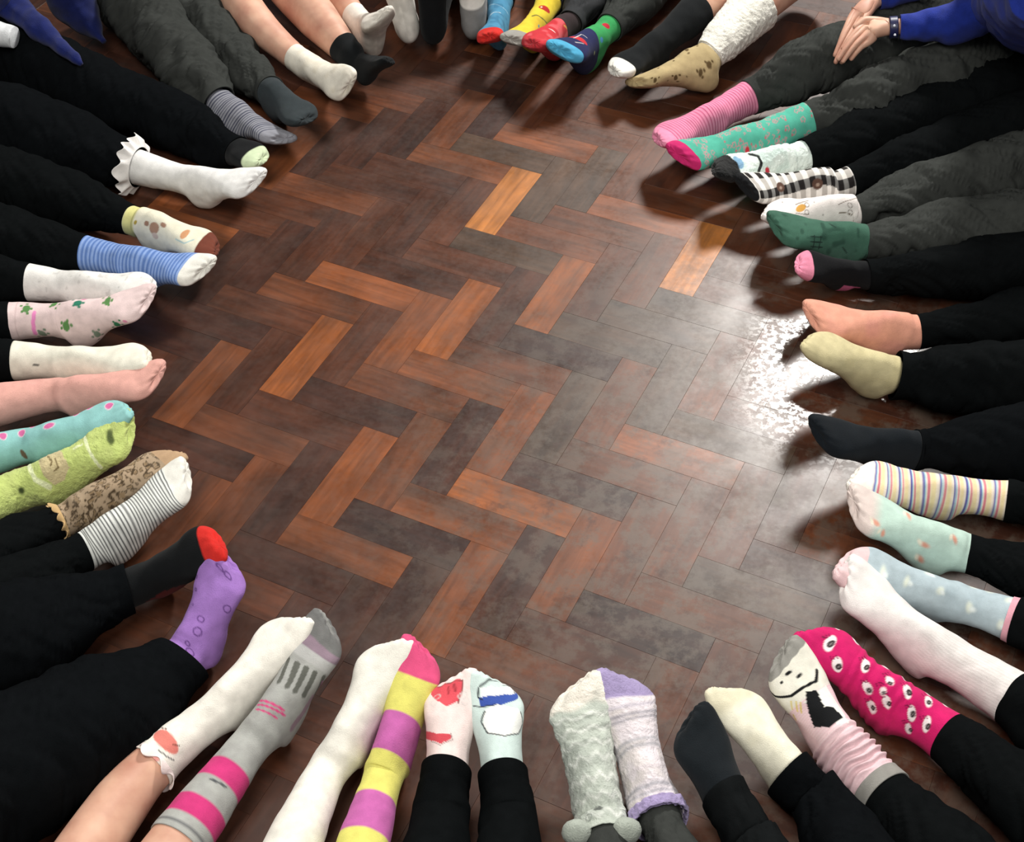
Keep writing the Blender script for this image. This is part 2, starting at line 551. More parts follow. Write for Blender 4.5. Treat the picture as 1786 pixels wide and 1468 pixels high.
class Leg:
    """one leg: foot template bent to the pose, ankle, shank; rings run from the toe tip (v = 0) up the leg"""

    def __init__(self, T, zT, K, A=None, zA=0.058, L=0.205, side='R', roll=0.0, wf=1.0, rs=None, dmax=0.45,
                 hi=False, up=0.0, zmin=0.0012, flat=1.0, **kw):
        self.kw = kw
        self.side = side
        zshift = 0.0
        for it in range(3):
            self.pose(T, zT, K, A, zA + zshift, L, side, roll, wf, rs, dmax, up, flat)
            self.rings(hi)
            mz = self.G[:, :, 2][self.v < self.v_ankle + 0.05].min()
            if it < 2:
                zshift -= (mz - 0.001)
                zshift = max(-0.03, min(0.05, zshift))
        self.G[:, :, 2] = np.maximum(self.G[:, :, 2], zmin)

    def pose(self, T, zT, K, A, zA, L, side, roll, wf, rs, dmax, up, flat):
        s = L / 0.20
        La = 0.1645 * s
        Kp = [at(*k) for k in K]
        if A is not None:
            A3 = at(A[0], A[1], A[2] if len(A) > 2 else zA)
            if isinstance(T[0], str):
                T3 = A3 + nrm(np.array(T[1:], float)) * La
            elif zT is None:                       # toe on its ray at foot length from the ankle
                o = np.array([0, 0, CAM_H])
                d = ray(*T)
                bq = d.dot(A3 - o)
                disc = bq * bq - ((A3 - o).dot(A3 - o) - La * La)
                t = bq - math.sqrt(max(0.0, disc)) if self.kw.get('near', True) else bq + math.sqrt(max(0.0, disc))
                T3 = o + d * t
            else:
                T3 = at(T[0], T[1], zT)
            La2 = np.linalg.norm(T3 - A3)
            s = La2 / 0.1645
        else:
            T3 = at(T[0], T[1], zT)
            hd = math.sqrt(max(1e-6, La * La - (zT - zA) ** 2))
            dr = nrm((Kp[0] - T3) * np.array([1, 1, 0]))
            A3 = T3 + dr * hd
            A3[2] = zA
        self.len = s * 0.2
        t = nrm(T3 - A3)
        # shank path
        pts = [A3] + Kp
        S = nrm(Kp[0] - A3)
        U0 = S + np.array([0, 0, 0.5 + up])
        U0 = nrm(U0 - t * U0.dot(t))
        U0 = rotv(U0, t, math.radians(roll))
        a = math.atan2(0.049, 0.157)
        F = nrm(math.cos(a) * t + math.sin(a) * U0)
        U = nrm(-math.sin(a) * t + math.cos(a) * U0)
        X = np.cross(F, U)
        Nn = F + 0.4 * U
        Nn = nrm(Nn - S * Nn.dot(S))
        self.A3, self.T3, self.F, self.U, self.S, self.X = A3, T3, F, U, S, X
        self.ang = math.degrees(math.acos(max(-1, min(1, S.dot(F)))))
        self.med = 1.0 if side == 'L' else -1.0
        C = A3
        med = self.med
        foot = [  # front(F,U)  back(F,U)  halfwidth  expo  toe-weight
            ((.1562, -.0445), (.1562, -.0525), .016, 2.0, 1.0, .006),
            ((.1545, -.0395), (.1550, -.0580), .0255, 2.2, 1.0, .005),
            ((.1500, -.0370), (.1500, -.0600), .0295, 2.4, 1.0, .0035),
            ((.141, -.0335), (.140, -.0615), .0345, 2.5, .9, .002),
            ((.128, -.0295), (.126, -.0615), .0375, 2.5, .6, .001),
            ((.114, -.0230), (.108, -.0600), .0385, 2.4, .3, .0),
            ((.100, -.0160), (.085, -.0555), .0365, 2.3, .1, .0),
            ((.086, -.0090), (.060, -.0535), .0325, 2.2, 0, .0),
            ((.073, -.0010), (.035, -.0545), .0300, 2.2, 0, .0),
            ((.060, .0070), (.010, -.0585), .0290, 2.2, 0, .0),
        ]
        R = []
        for (f1, u1), (f2, u2), hw, ex, tw, mo in foot:
            fr = C + s * (F * f1 + U * u1) + X * med * mo
            bk = C + s * (F * f2 + U * u2) + X * med * mo
            R.append([fr, bk, X * hw * s * wf, ex, tw])
        i1 = 0.5 * (F * .048 + U * .018) + 0.5 * (Nn * .040 + S * .010)
        R.append([C + s * i1, C + s * (-F * .022 - U * .0590), X * .0285 * s * wf, 2.1, 0])
        i2 = 0.2 * (F * .045 + U * .020) + 0.8 * (Nn * .036 + S * .016)
        R.append([C + s * i2, C + s * (-F * .040 - U * .045), X * .0290 * s * wf, 2.1, 0])
        R.append([C + s * (Nn * .0335 + S * .024), C + s * (0.7 * (-F * .045 - U * .018) + 0.3 * (-Nn * .035)), X * .0295 * s * wf, 2.0, 0])
        if rs is None:
            rs = [(0.0, .031), (.06, .0305), (.12, .036), (.20, .043), (.28, .046), (.34, .047), (.45, .056), (.7, .06)]
        P, q = smooth_path(self.extend(pts, dmax), 0.02)
        for k in range(2, len(P)):
            d = q[k]
            if d < 0.036:
                continue
            r = np.interp(d, [a_[0] for a_ in rs], [a_[1] for a_ in rs]) * (wf if d < .1 else (wf + 1) / 2)
            tg = nrm(P[min(k + 1, len(P) - 1)] - P[k - 1])
            n = Nn - tg * Nn.dot(tg)
            n = nrm(n)
            x = nrm(np.cross(n, np.cross(tg, n)) * 0 + np.cross(tg, n))
            if x.dot(X) < 0:
                x = -x
            if d < 0.09:        # ease the frame from foot side vector to shank side vector
                w = sstep(0.03, 0.09, d)
                x = nrm(X * (1 - w) + x * w)
            R.append([P[k] + n * r, P[k] - n * r * 1.05, x * r * 0.95 * flat, 2.0, 0])
        self.R = R
        self.s = s

    def extend(self, pts, dmax):
        pts = [np.array(p) for p in pts]
        l = sum(np.linalg.norm(pts[k + 1] - pts[k]) for k in range(len(pts) - 1))
        if l < dmax:
            d = nrm(pts[-1] - pts[-2])
            d[2] *= 0.3
            d = nrm(d)
            pts.append(pts[-1] + d * (dmax - l))
        return pts

    def rings(self, hi):
        R = self.R
        flat = np.array([np.concatenate([r[0], r[1], r[2], [r[3], r[4]]]) for r in R])
        C = catmull(flat, len(R) * 30)
        mv = 0.5 * np.linalg.norm(np.diff(C[:, 0:3], axis=0), axis=1) + 0.5 * np.linalg.norm(np.diff(C[:, 3:6], axis=0), axis=1)
        s = np.r_[0, np.cumsum(mv)]
        stepv, nc = ((0.0020, 120) if hi else (0.0045, 56))
        n = int(s[-1] / stepv) + 1
        q = np.linspace(0, s[-1], n)
        Q = np.stack([np.interp(q, s, C[:, k]) for k in range(C.shape[1])], 1)
        self.q = q
        iank = int(12 * 30 * 1.0)
        self.v_ankle = s[min(iank, len(s) - 1)]
        fr, bk, xv, ex, tw = Q[:, 0:3], Q[:, 3:6], Q[:, 6:9], np.clip(Q[:, 9], 1.9, 3), np.clip(Q[:, 10], 0, 1)
        hw = np.linalg.norm(xv, axis=1)
        mid = 0.5 * (fr + bk)
        ph = np.arange(nc) / nc * 2 * math.pi - math.pi
        c, sn = np.cos(ph), np.sin(ph)
        e = (2.0 / ex)[:, None]
        cc = np.sign(c)[None] * np.abs(c)[None] ** e
        ss = np.sign(sn)[None] * np.abs(sn)[None] ** e
        G = mid[:, None] + (0.5 * (fr - bk))[:, None] * cc[..., None] + xv[:, None] * ss[..., None]
        # slanting toe line, big toe foremost, faint toe bumps
        latr = (1 - self.med * ss) * 0.5
        sh = -0.026 * self.s * (latr ** 1.4) * tw[:, None] + 0.004 * self.s * tw[:, None]
        sh = sh + 0.0009 * tw[:, None] ** 2 * np.cos(latr * math.pi * 2 * 4.2) * (latr > 0.05)
        G = G + sh[..., None] * self.F
        # droop of the small toes, arch
        G = G - (0.004 * tw[:, None] * latr)[..., None] * self.U
        self.G = G
        self.mid, self.fr, self.bk, self.xv = mid, fr, bk, xv
        self.v = q
        per = np.linalg.norm(np.diff(np.concatenate([G, G[:, :1]], 1), axis=1), axis=2).sum(1)
        self.per = per
        self.ph = ph
        self.nc = nc

    def v_at(self, px, py):
        """v of the ring whose centre shows nearest to the pixel"""
        p = proj(self.mid)
        k = np.argmin(np.hypot(p[:, 0] - px, p[:, 1] - py))
        return self.v[k]

    def sub(self, v0, v1, delta=None, disp=None, lip0=False, lip1=False, cap0=False, cap1=False):
        """rings between two v, pushed outward by delta(v); returns grid, v, u"""
        idx = np.where((self.v >= v0 - 1e-6) & (self.v <= v1 + 1e-6))[0]
        G = self.G[idx].copy()
        mid = self.mid[idx]
        v = self.v[idx]
        rad = G - mid[:, None]
        rl = np.linalg.norm(rad, axis=2, keepdims=True)
        un = rad / np.maximum(rl, 1e-6)
        if delta is not None:
            G = G + un * np.asarray(delta(v))[:, None, None]
        if disp is not None:
            G = G + un * disp(G, v[:, None] + 0 * G[..., 0], self.ph[None] + 0 * G[..., 0])[..., None]
        G[..., 2] = np.maximum(G[..., 2], 0.0012)
        u = self.ph[None] / (2 * math.pi) * self.per[idx][:, None]
        vv = v[:, None] + 0 * u
        self._un = un

        def shrink(row, m, dr, vs):
            a = row - m
            l = np.linalg.norm(a, axis=-1, keepdims=True)
            return m + a * np.maximum(l - dr, 1e-4) / l

        if lip1:
            t = nrm(mid[-1] - mid[-2]) if len(mid) > 1 else self.S
            a1 = shrink(G[-1] + t * 0.001, mid[-1], 0.001, 0)
            a2 = shrink(G[-1], mid[-1], 0.0035, 0)
            a3 = shrink(G[-1] - t * 0.012, mid[-1] - t * 0.012, 0.004, 0)
            G = np.concatenate([G, a1[None], a2[None], a3[None]])
            u = np.concatenate([u, u[-1:], u[-1:], u[-1:]])
            vv = np.concatenate([vv, vv[-1:] + 1e-4, vv[-1:] + 2e-4, vv[-1:] + 3e-4])
        if lip0:
            t = nrm(mid[0] - mid[1])
            a1 = shrink(G[0] + t * 0.001, mid[0], 0.001, 0)
            a2 = shrink(G[0], mid[0], 0.0035, 0)
            a3 = shrink(G[0] - t * 0.015, mid[0] - t * 0.015, 0.005, 0)
            G = np.concatenate([a3[None], a2[None], a1[None], G])
            u = np.concatenate([u[:1], u[:1], u[:1], u])
            vv = np.concatenate([vv[:1] - 3e-4, vv[:1] - 2e-4, vv[:1] - 1e-4, vv])
        if cap0:
            m0 = G[0].mean(0)
            G = np.concatenate([(m0 + (G[0] - m0) * 0.02)[None], (m0 + (G[0] - m0) * 0.6)[None], G])
            u = np.concatenate([u[:1], u[:1], u])
            vv = np.concatenate([vv[:1], vv[:1], vv])
        if cap1:
            m0 = G[-1].mean(0)
            G = np.concatenate([G, (m0 + (G[-1] - m0) * 0.6)[None], (m0 + (G[-1] - m0) * 0.02)[None]])
            u = np.concatenate([u, u[-1:], u[-1:]])
            vv = np.concatenate([vv, vv[-1:], vv[-1:]])
        return G, vv, u


class Ctx:
    """colours of a knitted surface, painted in its own (u across, v along) coordinates"""

    def __init__(self, G, v, u, base):
        self.G, self.v, self.u = G, v, u
        self.col = np.tile(lin(base), (G.shape[0], G.shape[1], 1))
        self.n = grid_normals(G)
        c = G.mean(1, keepdims=True)
        if ((G - c) * self.n).sum() < 0:
            self.n = -self.n
        view = np.array([0, 0, CAM_H]) - G
        self.face = (self.n * view).sum(-1) > 0
        self.face[:2] = False
        self.face[-4:] = False
        self.pp = proj(G)

    def loc(self, px, py):
        if isinstance(py, tuple):
            return py
        d = np.hypot(self.pp[..., 0] - px, self.pp[..., 1] - py) + (~self.face) * 1e4
        k = np.unravel_index(np.argmin(d), d.shape)
        return self.u[k], self.v[k]

    def paint(self, m, c, a=1.0):
        m = np.clip(m, 0, 1)[..., None] * a
        self.col = self.col * (1 - m) + lin(c) * m

    def band(self, v0, v1, c, soft=0.0006):
        self.paint(sstep(v0 - soft, v0 + soft, self.v) * (1 - sstep(v1 - soft, v1 + soft, self.v)), c)

    def bandp(self, p0, p1, c, soft=0.0008):
        a, b_ = sorted((self.loc(*p0)[1], self.loc(*p1)[1]))
        self.band(a, b_, c, soft)

    def duv(self, px, py, rot=0.0):
        u0, v0 = self.loc(px, py)
        du, dv = self.u - u0, self.v - v0
        r = math.radians(rot)
        return du * math.cos(r) + dv * math.sin(r), -du * math.sin(r) + dv * math.cos(r)

    def ell(self, px, py, a, b_, c, rot=0.0, ring=None, soft=0.0008):
        x, y = self.duv(px, py, rot)
        r = np.sqrt((x / a) ** 2 + (y / b_) ** 2)
        s_ = soft / min(a, b_)
        m = 1 - sstep(1 - s_, 1 + s_, r)
        if ring:
            q = ring / min(a, b_)
            m = m * sstep(1 - q - s_, 1 - q + s_, r)
        self.paint(m, c)

    def line(self, pts, w, c, soft=0.0006):
        uv = [self.loc(*p) for p in pts]
        best = np.full(self.u.shape, 9.0)
        for (a, b_) in zip(uv[:-1], uv[1:]):
            a, b_ = np.array(a), np.array(b_)
            d = b_ - a
            t = np.clip(((self.u - a[0]) * d[0] + (self.v - a[1]) * d[1]) / max(1e-9, d.dot(d)), 0, 1)
            best = np.minimum(best, np.hypot(self.u - a[0] - t * d[0], self.v - a[1] - t * d[1]))
        self.paint(1 - sstep(w / 2 - soft, w / 2 + soft, best), c)

    def poly(self, pts, c, grow=0.0):
        uv = np.array([self.loc(*p) for p in pts])
        ins = np.zeros(self.u.shape, bool)
        n = len(uv)
        for k in range(n):
            x1, y1 = uv[k]
            x2, y2 = uv[(k + 1) % n]
            cond = ((y1 > self.v) != (y2 > self.v)) & (self.u < (x2 - x1) * (self.v - y1) / ((y2 - y1) + 1e-12) + x1)
            ins ^= cond
        self.paint(ins.astype(float), c)

    def stripes(self, v0, v1, period, c, duty=0.4, soft=0.12, phase=0.0):
        t = ((self.v - v0) / period + phase) % 1.0
        m = sstep(0, soft, t) * (1 - sstep(duty, duty + soft, t))
        self.paint(m * (self.v > v0) * (self.v < v1), c)

    def mottle(self, scale, lo, hi_, c, seed=0, a=1.0):
        nn = vnoise(np.stack([self.u * scale, self.v * scale, 0 * self.u], -1), seed)
        self.paint(sstep(lo, hi_, nn), c, a)

    def dirt(self, amount=0.35, c='8f8a80'):
        """worn sole"""
        ph = np.cos(self.u / np.maximum(1e-6, np.abs(self.u).max(1, keepdims=True)) * math.pi)
        m = (1 - sstep(-0.9, -0.2, ph)) * (1 - sstep(0.20, 0.26, self.v))
        nn = 0.6 + 0.4 * vnoise(np.stack([self.u * 90, self.v * 90, 0 * self.u], -1), 3)
        self.paint(m * nn, c, amount)


def build_sheet(name, G, mat, parent, cols, origin, r0=0, r1=None, label=None, n=None):
    nr, nc = G.shape[:2]
    r1 = nr - 1 if r1 is None else r1
    sub = G[r0:r1 + 1]
    f = grid_faces(sub.shape[0], nc)
    cc = None if cols is None else cols[r0:r1 + 1].reshape(-1, 3)
    # outward winding
    gn = grid_normals(G)
    c = G.mean(1, keepdims=True)
    if ((G - c) * gn).sum() < 0:
        gn = -gn
    fn = np.cross(sub[1:, :-1] - sub[:-1, :-1], sub[:-1, 1:] - sub[:-1, :-1])
    if (fn * gn[r0:r1, :-1]).sum() < 0:
        f = [q[::-1] for q in f]
    o = link_mesh(name, sub.reshape(-1, 3), f, mat, parent, cc, gn[r0:r1 + 1].reshape(-1, 3), origin)
    if label:
        o['label'] = label
    return o


CAPCOL = {'magenta toe': 'c42a6a', 'white toe': 'e8e6de', 'plain pink toe': 'e88fae', 'plain grey toe': '8d8e96', 'cyan toe': '4fa3c8', 'grey toe': '94928c',
          'red toe': 'cc2c26', 'pink toe': 'e08aa4', 'pale pink toe': 'e4c4c6', 'tan toe': 'bb9c7c', 'black toe': '0c0d0e', 'brown toe': '6e3a2c'}


def make_sock(leg, person, org, vend, paint, base, mat=None, fuzz=0.0, name='sock', label=None,
              caps=(), bunch=None, delta=None, lip=True, vshow=None, v0=0.0, ripple=0.001):
    """caps: list of (name, v0, v1, label) rings cut off into parts of their own under the sock"""
    mat = mat or (M_FUZZ if fuzz else M_KNIT)

    def disp(G, v, ph):
        d = 0 * v
        if ripple:
            d = d + ripple * vnoise(G * 55, 5)
        if vshow is not None:
            d = d - 0.009 * sstep(vshow, vshow + 0.008, v)
        if fuzz:
            d = d + fuzz * (vnoise(G * 150, 1) * 0.8 + vnoise(G * 330, 2) * 0.7)
        if bunch:
            for (a, b_, amp, per) in bunch:
                w = sstep(a, a + 0.01, v) * (1 - sstep(b_ - 0.01, b_, v))
                d = d + w * amp * np.sin((v + 0.006 * vnoise(np.stack([np.cos(ph) * 1.5, np.sin(ph) * 1.5, v * 30], -1), 9)) / per * 2 * math.pi)
        return d

    G, v, u = leg.sub(v0, vend, delta=delta, disp=disp, lip1=lip, cap0=(v0 == 0.0))
    c = Ctx(G, v, u, base)
    if paint:
        paint(c)
    rows = v[:, 0]
    for cp in caps:
        if len(cp) > 3 and cp[3] in CAPCOL:
            c.paint((c.v <= cp[2]).astype(float), CAPCOL[cp[3]])
    cuts = []
    for cp in caps:
        i0 = int(np.searchsorted(rows, cp[1]))
        i1 = int(np.searchsorted(rows, cp[2]))
        if cp[1] <= 0:
            i0 = 0
        i1 = min(i1, len(rows) - 1)
        cuts.append((i0, i1, cp))
    cuts.sort(key=lambda z: z[0])
    pos, segs = 0, []
    for i0, i1, cp in cuts:
        if i0 > pos:
            segs.append((pos, i0, None))
        segs.append((i0, i1, cp))
        pos = i1
    if pos < len(rows) - 1:
        segs.append((pos, len(rows) - 1, None))
    main = max((s_ for s_ in segs if s_[2] is None), key=lambda s_: s_[1] - s_[0])
    so = build_sheet(name, G, mat, person, c.col, org, main[0], main[1], label)
    for s_ in segs:
        if s_ is main:
            continue
        nm = s_[2][0] if s_[2] else 'sock_panel'
        build_sheet(nm, G, mat, so, c.col, org, s_[0], s_[1], s_[2][3] if s_[2] and len(s_[2]) > 3 else None)
    return so, c


def thin(G, v, u, nc):
    """drop every other row and column of a densely sampled tube"""
    if nc < 100:
        return G, v, u
    r = np.r_[0, 1, 2, 3, np.arange(5, len(G) - 3, 2), len(G) - 3, len(G) - 2, len(G) - 1]
    return G[r][:, ::2], v[r][:, ::2], u[r][:, ::2]


def make_trouser(leg, person, org, v0, col, d0=0.006, d1=0.022, grow=0.16, folds=1.0, seed=0, name='trouser_leg', label=None, vmax=9.0, cuffband=True, sx=1.0):
    v_s = v0

    def delta(v):
        return d0 + (d1 - d0) * sstep(0, grow, v - v_s)

    def disp(G, v, ph):
        a = vnoise(np.stack([np.cos(ph) * 1.1 + v * 4, np.sin(ph) * 1.1, v * 17], -1), seed + 20)
        b_ = vnoise(np.stack([np.cos(ph) * 1.6, np.sin(ph) * 1.6 + v * 9, v * 38], -1), seed + 40)
        w = sstep(0.0, 0.05, v - v_s)
        r_ = vnoise(np.stack([np.cos(ph) * 1.2 + v * 14, np.sin(ph) * 1.2, v * 60 + 6 * np.sin(ph)], -1), seed + 60)
        d = folds * w * (0.0065 * a + 0.0035 * b_ - 0.003 * np.abs(a) - 0.0035 * np.exp(-(r_ / .16) ** 2) * (folds > .8))
        if cuffband:
            d = d - 0.0012 * np.exp(-((v - v_s - 0.022) / 0.003) ** 2)
        return d

    G, v, u = leg.sub(v0, min(vmax, leg.v[-1]), delta=delta, disp=disp, lip0=True, cap1=True)
    G, v, u = thin(G, v, u, leg.nc)
    c = Ctx(G, v, u, col)
    o = build_sheet(name, G, M_TROUSER, person, c.col, org, label=label)
    return o


def make_skin(leg, person, org, v0, label=None):
    G, v, u = leg.sub(v0 - 0.03, leg.v[-1], delta=lambda v: -0.002 + 0 * v, cap0=True, cap1=True)
    G, v, u = thin(G, v, u, leg.nc)
    o = build_sheet('leg', G, M_SKIN, person, None, org, label=label)
    return o


def tube(name, pts, radii, mat, parent, org, col, flat=1.0, nc=40, folds=0.004, seed=0, label=None, step=0.006, hollow0=True):
    """cloth tube along 3-D points (photo pixel x, y, height z) with a radius at each"""
    P3 = [at(*p) for p in pts]
    P, q = smooth_path(P3, step)
    Lc = np.r_[0, np.cumsum([np.linalg.norm(P3[k + 1] - P3[k]) for k in range(len(P3) - 1)])]
    r = np.interp(q / q[-1], Lc / Lc[-1], radii)
    ph = np.arange(nc) / nc * 2 * math.pi
    G = []
    x = None
    for k in range(len(P)):
        t = nrm(P[min(k + 1, len(P) - 1)] - P[max(k - 1, 0)])
        a = np.cross(t, [0, 0, 1.0]) if abs(t[2]) < .95 else np.cross(t, [0, 1.0, 0])
        a = nrm(a)
        if x is not None and a.dot(x) < 0:
            a = -a
        x = a
        b_ = nrm(np.cross(a, t))
        G.append(P[k] + (a[None] * np.cos(ph)[:, None] + b_[None] * np.sin(ph)[:, None] * flat) * r[k])
    G = np.array(G)
    m = G.mean(1, keepdims=True)
    u = (G - m) / np.linalg.norm(G - m, axis=2, keepdims=True)
    d = folds * (vnoise(G * 22, seed) + .6 * vnoise(G * 48, seed + 1))
    G = G + u * d[..., None]
    G[..., 2] = np.maximum(G[..., 2], .0012)
    if not hollow0:
        m0 = G[0].mean(0)
        G = np.concatenate([(m0 + (G[0] - m0) * .02)[None], G])
    if hollow0:
        m0 = G[0].mean(0)
        t0 = nrm(P[1] - P[0])
        G = np.concatenate([(m0 + (G[0] - m0) * .86 + t0 * .02)[None], (m0 + (G[0] - m0) * .9)[None], G])
    m1 = G[-1].mean(0)
    G = np.concatenate([G, (m1 + (G[-1] - m1) * .02)[None]])
    cols = np.tile(lin(col), (G.shape[0], G.shape[1], 1))
    return build_sheet(name, G, mat, parent, cols, org, label=label)


def hand(parent, org, wrist, palm, knuckles, tips, thumb, bend, label=None):
    """child's hand grown from a skeleton of joints with the Skin modifier; all points are (px, py, z)"""
    V, E, Rr = [], [], []

    def add(p, r, prev=None):
        V.append(at(*p) if not isinstance(p, np.ndarray) else p)
        Rr.append(r)
        if prev is not None:
            E.append((prev, len(V) - 1))
        return len(V) - 1

    w0 = add(wrist[0], .018)
    w1 = add(wrist[1], .0175, w0)
    pm = add(palm, .0185, w1)
    for k, (kn, tp) in enumerate(zip(knuckles, tips)):
        a = add(kn, .0095, pm)
        A_, B_ = at(*kn), at(*tp)
        n = np.array([0, 0, bend])
        j1 = add(A_ + (B_ - A_) * .42 + n, .0072, a)
        j2 = add(A_ + (B_ - A_) * .74 + n * .8, .0066, j1)
        add(B_, .0052, j2)
    t0 = add(thumb[0], .0095, w1)
    t1 = add(thumb[1], .0080, t0)
    add(thumb[2], .0062, t1)
    me = bpy.data.meshes.new('hand')
    me.from_pydata([tuple(np.array(v) - org) for v in V], E, [])
    me.materials.append(M_SKIN)
    o = bpy.data.objects.new('hand', me)
    COLL.objects.link(o)
    o.parent = parent
    sk = o.modifiers.new('skin', 'SKIN')
    sk.use_smooth_shade = True
    for k, r in enumerate(Rr):
        me.skin_vertices[0].data[k].radius = (r, r)
    me.skin_vertices[0].data[0].use_root = True
    sb = o.modifiers.new('subd', 'SUBSURF')
    sb.levels = 2
    sb.render_levels = 2
    if label:
        o['label'] = label
    return o


# ------------------------------------------------------------------ the children round the circle
BLACK, CHAR, NAVY = '0e1011', '3a3c3a', '1c2126'


def child(label, legs, group=None):
    """legs: list of (leg spec, cuff pixel or None, sock dict, outer dict)"""
    L_ = []
    for spec, cuff, sock, outer in legs:
        lg = Leg(**spec)
        vend = lg.v_at(*cuff) if cuff else lg.v[-1] - 0.02
        L_.append((lg, vend, sock, outer))
        print('LEG', label[:28], spec['side'], 'len %.3f ang %.0f vend %.3f A %s T %s' % (lg.len, lg.ang, vend, np.round(lg.A3, 3), np.round(lg.T3, 3)))
    base = np.mean([l[0].A3 for l in L_], axis=0)
    base[2] = 0
    p = empty('person', base)
    p['label'] = label
    p['category'] = 'person'
    if group:
        p['group'] = group
    out = []
    for lg, vend, sock, outer in L_:
        sock = dict(sock)
        vo = sock.pop('extra', 0.03 if outer.get('kind') == 'trouser' else 0.0)
        trim = sock.pop('trim', None)
        so, c = make_sock(lg, p, base, min(vend + vo, lg.v[-1] - .005), sock.pop('paint', None), sock.pop('base'), vshow=(vend if vo else None), **sock)
        if trim:
            trim(lg, so, base, vend)
        o = dict(outer)
        k = o.pop('kind')
        if k == 'trouser':
            make_trouser(lg, p, base, vend, o.pop('col', BLACK), **o)
        elif k == 'skin':
            make_skin(lg, p, base, vend, **o)
        out.append((lg, so))
    return p, out, base


TR = lambda **k: dict(kind='trouser', **k)
SK = dict(kind='skin')
NONE = dict(kind='none')


# --- 1: bare legs, rabbit sock and grey-pink sock -----------------------------------------
def p_rabbit(c):
    c.dirt(.2)
    x, y = c.duv(285, 1288, 0)
    c.ell(288, 1290, .026, .012, 'e08378')
    c.line([(278, 1270), (290, 1272)], .0018, '6a3b33')
    c.line([(303, 1298), (312, 1300)], .0018, '6a3b33')
    c.line([(278, 1308), (290, 1318), (303, 1325)], .0022, '55585a')
    c.ell(262, 1322, .012, .005, 'e6a39c')


def scallop(lg, so, org, vend, col='f4efe4', amp=0.006, n=7, w=0.012, name='sock_cuff', mat=None, flare=.004, label=None):
    """wavy turned edge round the top of a sock"""
    G, v, u = lg.sub(vend - w, vend + 0.004, delta=lambda q: .0012 + 0 * q)
    nr = len(G)
    ph = lg.ph[None, :, None]
    t = nrm(lg.mid[np.searchsorted(lg.v, vend)] - lg.mid[np.searchsorted(lg.v, vend) - 3])
    k = np.linspace(0, 1, nr)[:, None, None]
    m = G.mean(1, keepdims=True)
    r = (G - m) / np.linalg.norm(G - m, axis=2, keepdims=True)
    G = G + t * (amp * k * np.sin(ph * n + 1)) + r * flare * k * (1 + np.sin(ph * n * 1.0 + 2))
    G[..., 2] = np.maximum(G[..., 2], .0012)
    inner = G[::-1] - r[::-1] * .0016
    G2 = np.concatenate([G, inner])
    c = Ctx(G2, np.concatenate([v, v[::-1]]), np.concatenate([u, u]), col)
    build_sheet(name, G2, mat or M_KNIT, so, c.col, org, label=label)


def p_sport(c):
    c.bandp((575, 1068), (560, 1125), '70706f')
    c.mottle(60, -.2, .6, '8a8887', a=.25)
    c.bandp((556, 1122), (548, 1138), '8d7a87')
    c.bandp((548, 1138), (536, 1152), 'b4b4b2')
    # darker side panel and ventilation bars
    for k in range(5):
        a = (503 + 15.5 * k, 1150 + 7.5 * k)
        b_ = (487 + 14.5 * k, 1188 + 8.5 * k)
        c.line([a, b_], .0085, '62635d')
    c.line([(452, 1222), (495, 1240)], .0035, 'd04a80')
    c.line([(448, 1229), (497, 1248)], .0035, 'd04a80')
    c.line([(446, 1236), (485, 1253)], .003, 'd04a80')
    c.line([(563, 1188), (557, 1200)], .004, '9a5a84')
    c.line([(545, 1215), (510, 1270)], .009, '97808c')
    c.bandp((402, 1325), (385, 1360), 'c83a78')
    c.line([(368, 1358), (395, 1373)], .0035, '55575a')
    c.bandp((352, 1387), (330, 1420), 'c83a78')
    c.bandp((318, 1432), (315, 1437), '6f7071')


child('bare legs in a knee-high white rabbit-cuff sock and a grey and pink striped sock', [
    (dict(T=(522, 1066), zT=.135, K=[(250, 1350, .06), (120, 1530, .08)], side='L', hi=True, wf=1.02), (262, 1335),
     dict(base='f0ece2', paint=p_rabbit, label='white sock with a pink nose print and scalloped cuff',
          trim=lambda lg, so, o, v: scallop(lg, so, o, v, col='f3e6e2')), SK),
    (dict(T=(578, 1078), zT=.135, K=[(420, 1320, .06), (260, 1540, .08)], side='R', hi=True), (300, 1466),
     dict(base='a9aaa6', paint=p_sport, label='grey sports sock with pink bands',
          caps=[('toe_cap', 0, .05, 'dark grey toe')]), SK)])


# --- 2: white stocking and candy stripes ---------------------------------------------------
def p_white(c):
    c.dirt(.3)
    c.mottle(45, .2, .9, 'd8d6cc', a=.35)


def p_candy(c):
    P, Y, M = 'd8527f', 'ded873', 'c065a6'
    c.bandp((735, 1100), (722, 1183), P)
    c.bandp((722, 1180), (698, 1241), Y)
    c.bandp((698, 1241), (678, 1309), M)
    c.bandp((678, 1309), (660, 1378), Y)
    c.bandp((660, 1378), (642, 1442), M)
    c.paint((c.v < .03).astype(float), P)


child('plain white knee sock beside a pink, yellow and magenta banded knee sock', [
    (dict(T=(688, 1106), zT=.14, K=[(560, 1365, .06), (475, 1560, .08)], side='L', wf=1.0), None,
     dict(base='ece9df', paint=p_white, label='plain white knee sock'), NONE),
    (dict(T=(738, 1116), zT=.14, K=[(670, 1345, .06), (610, 1560, .08)], side='R', hi=True, wf=.95), None,
     dict(base='ded873', paint=p_candy, label='knee sock in pink, yellow and magenta bands'), NONE)])


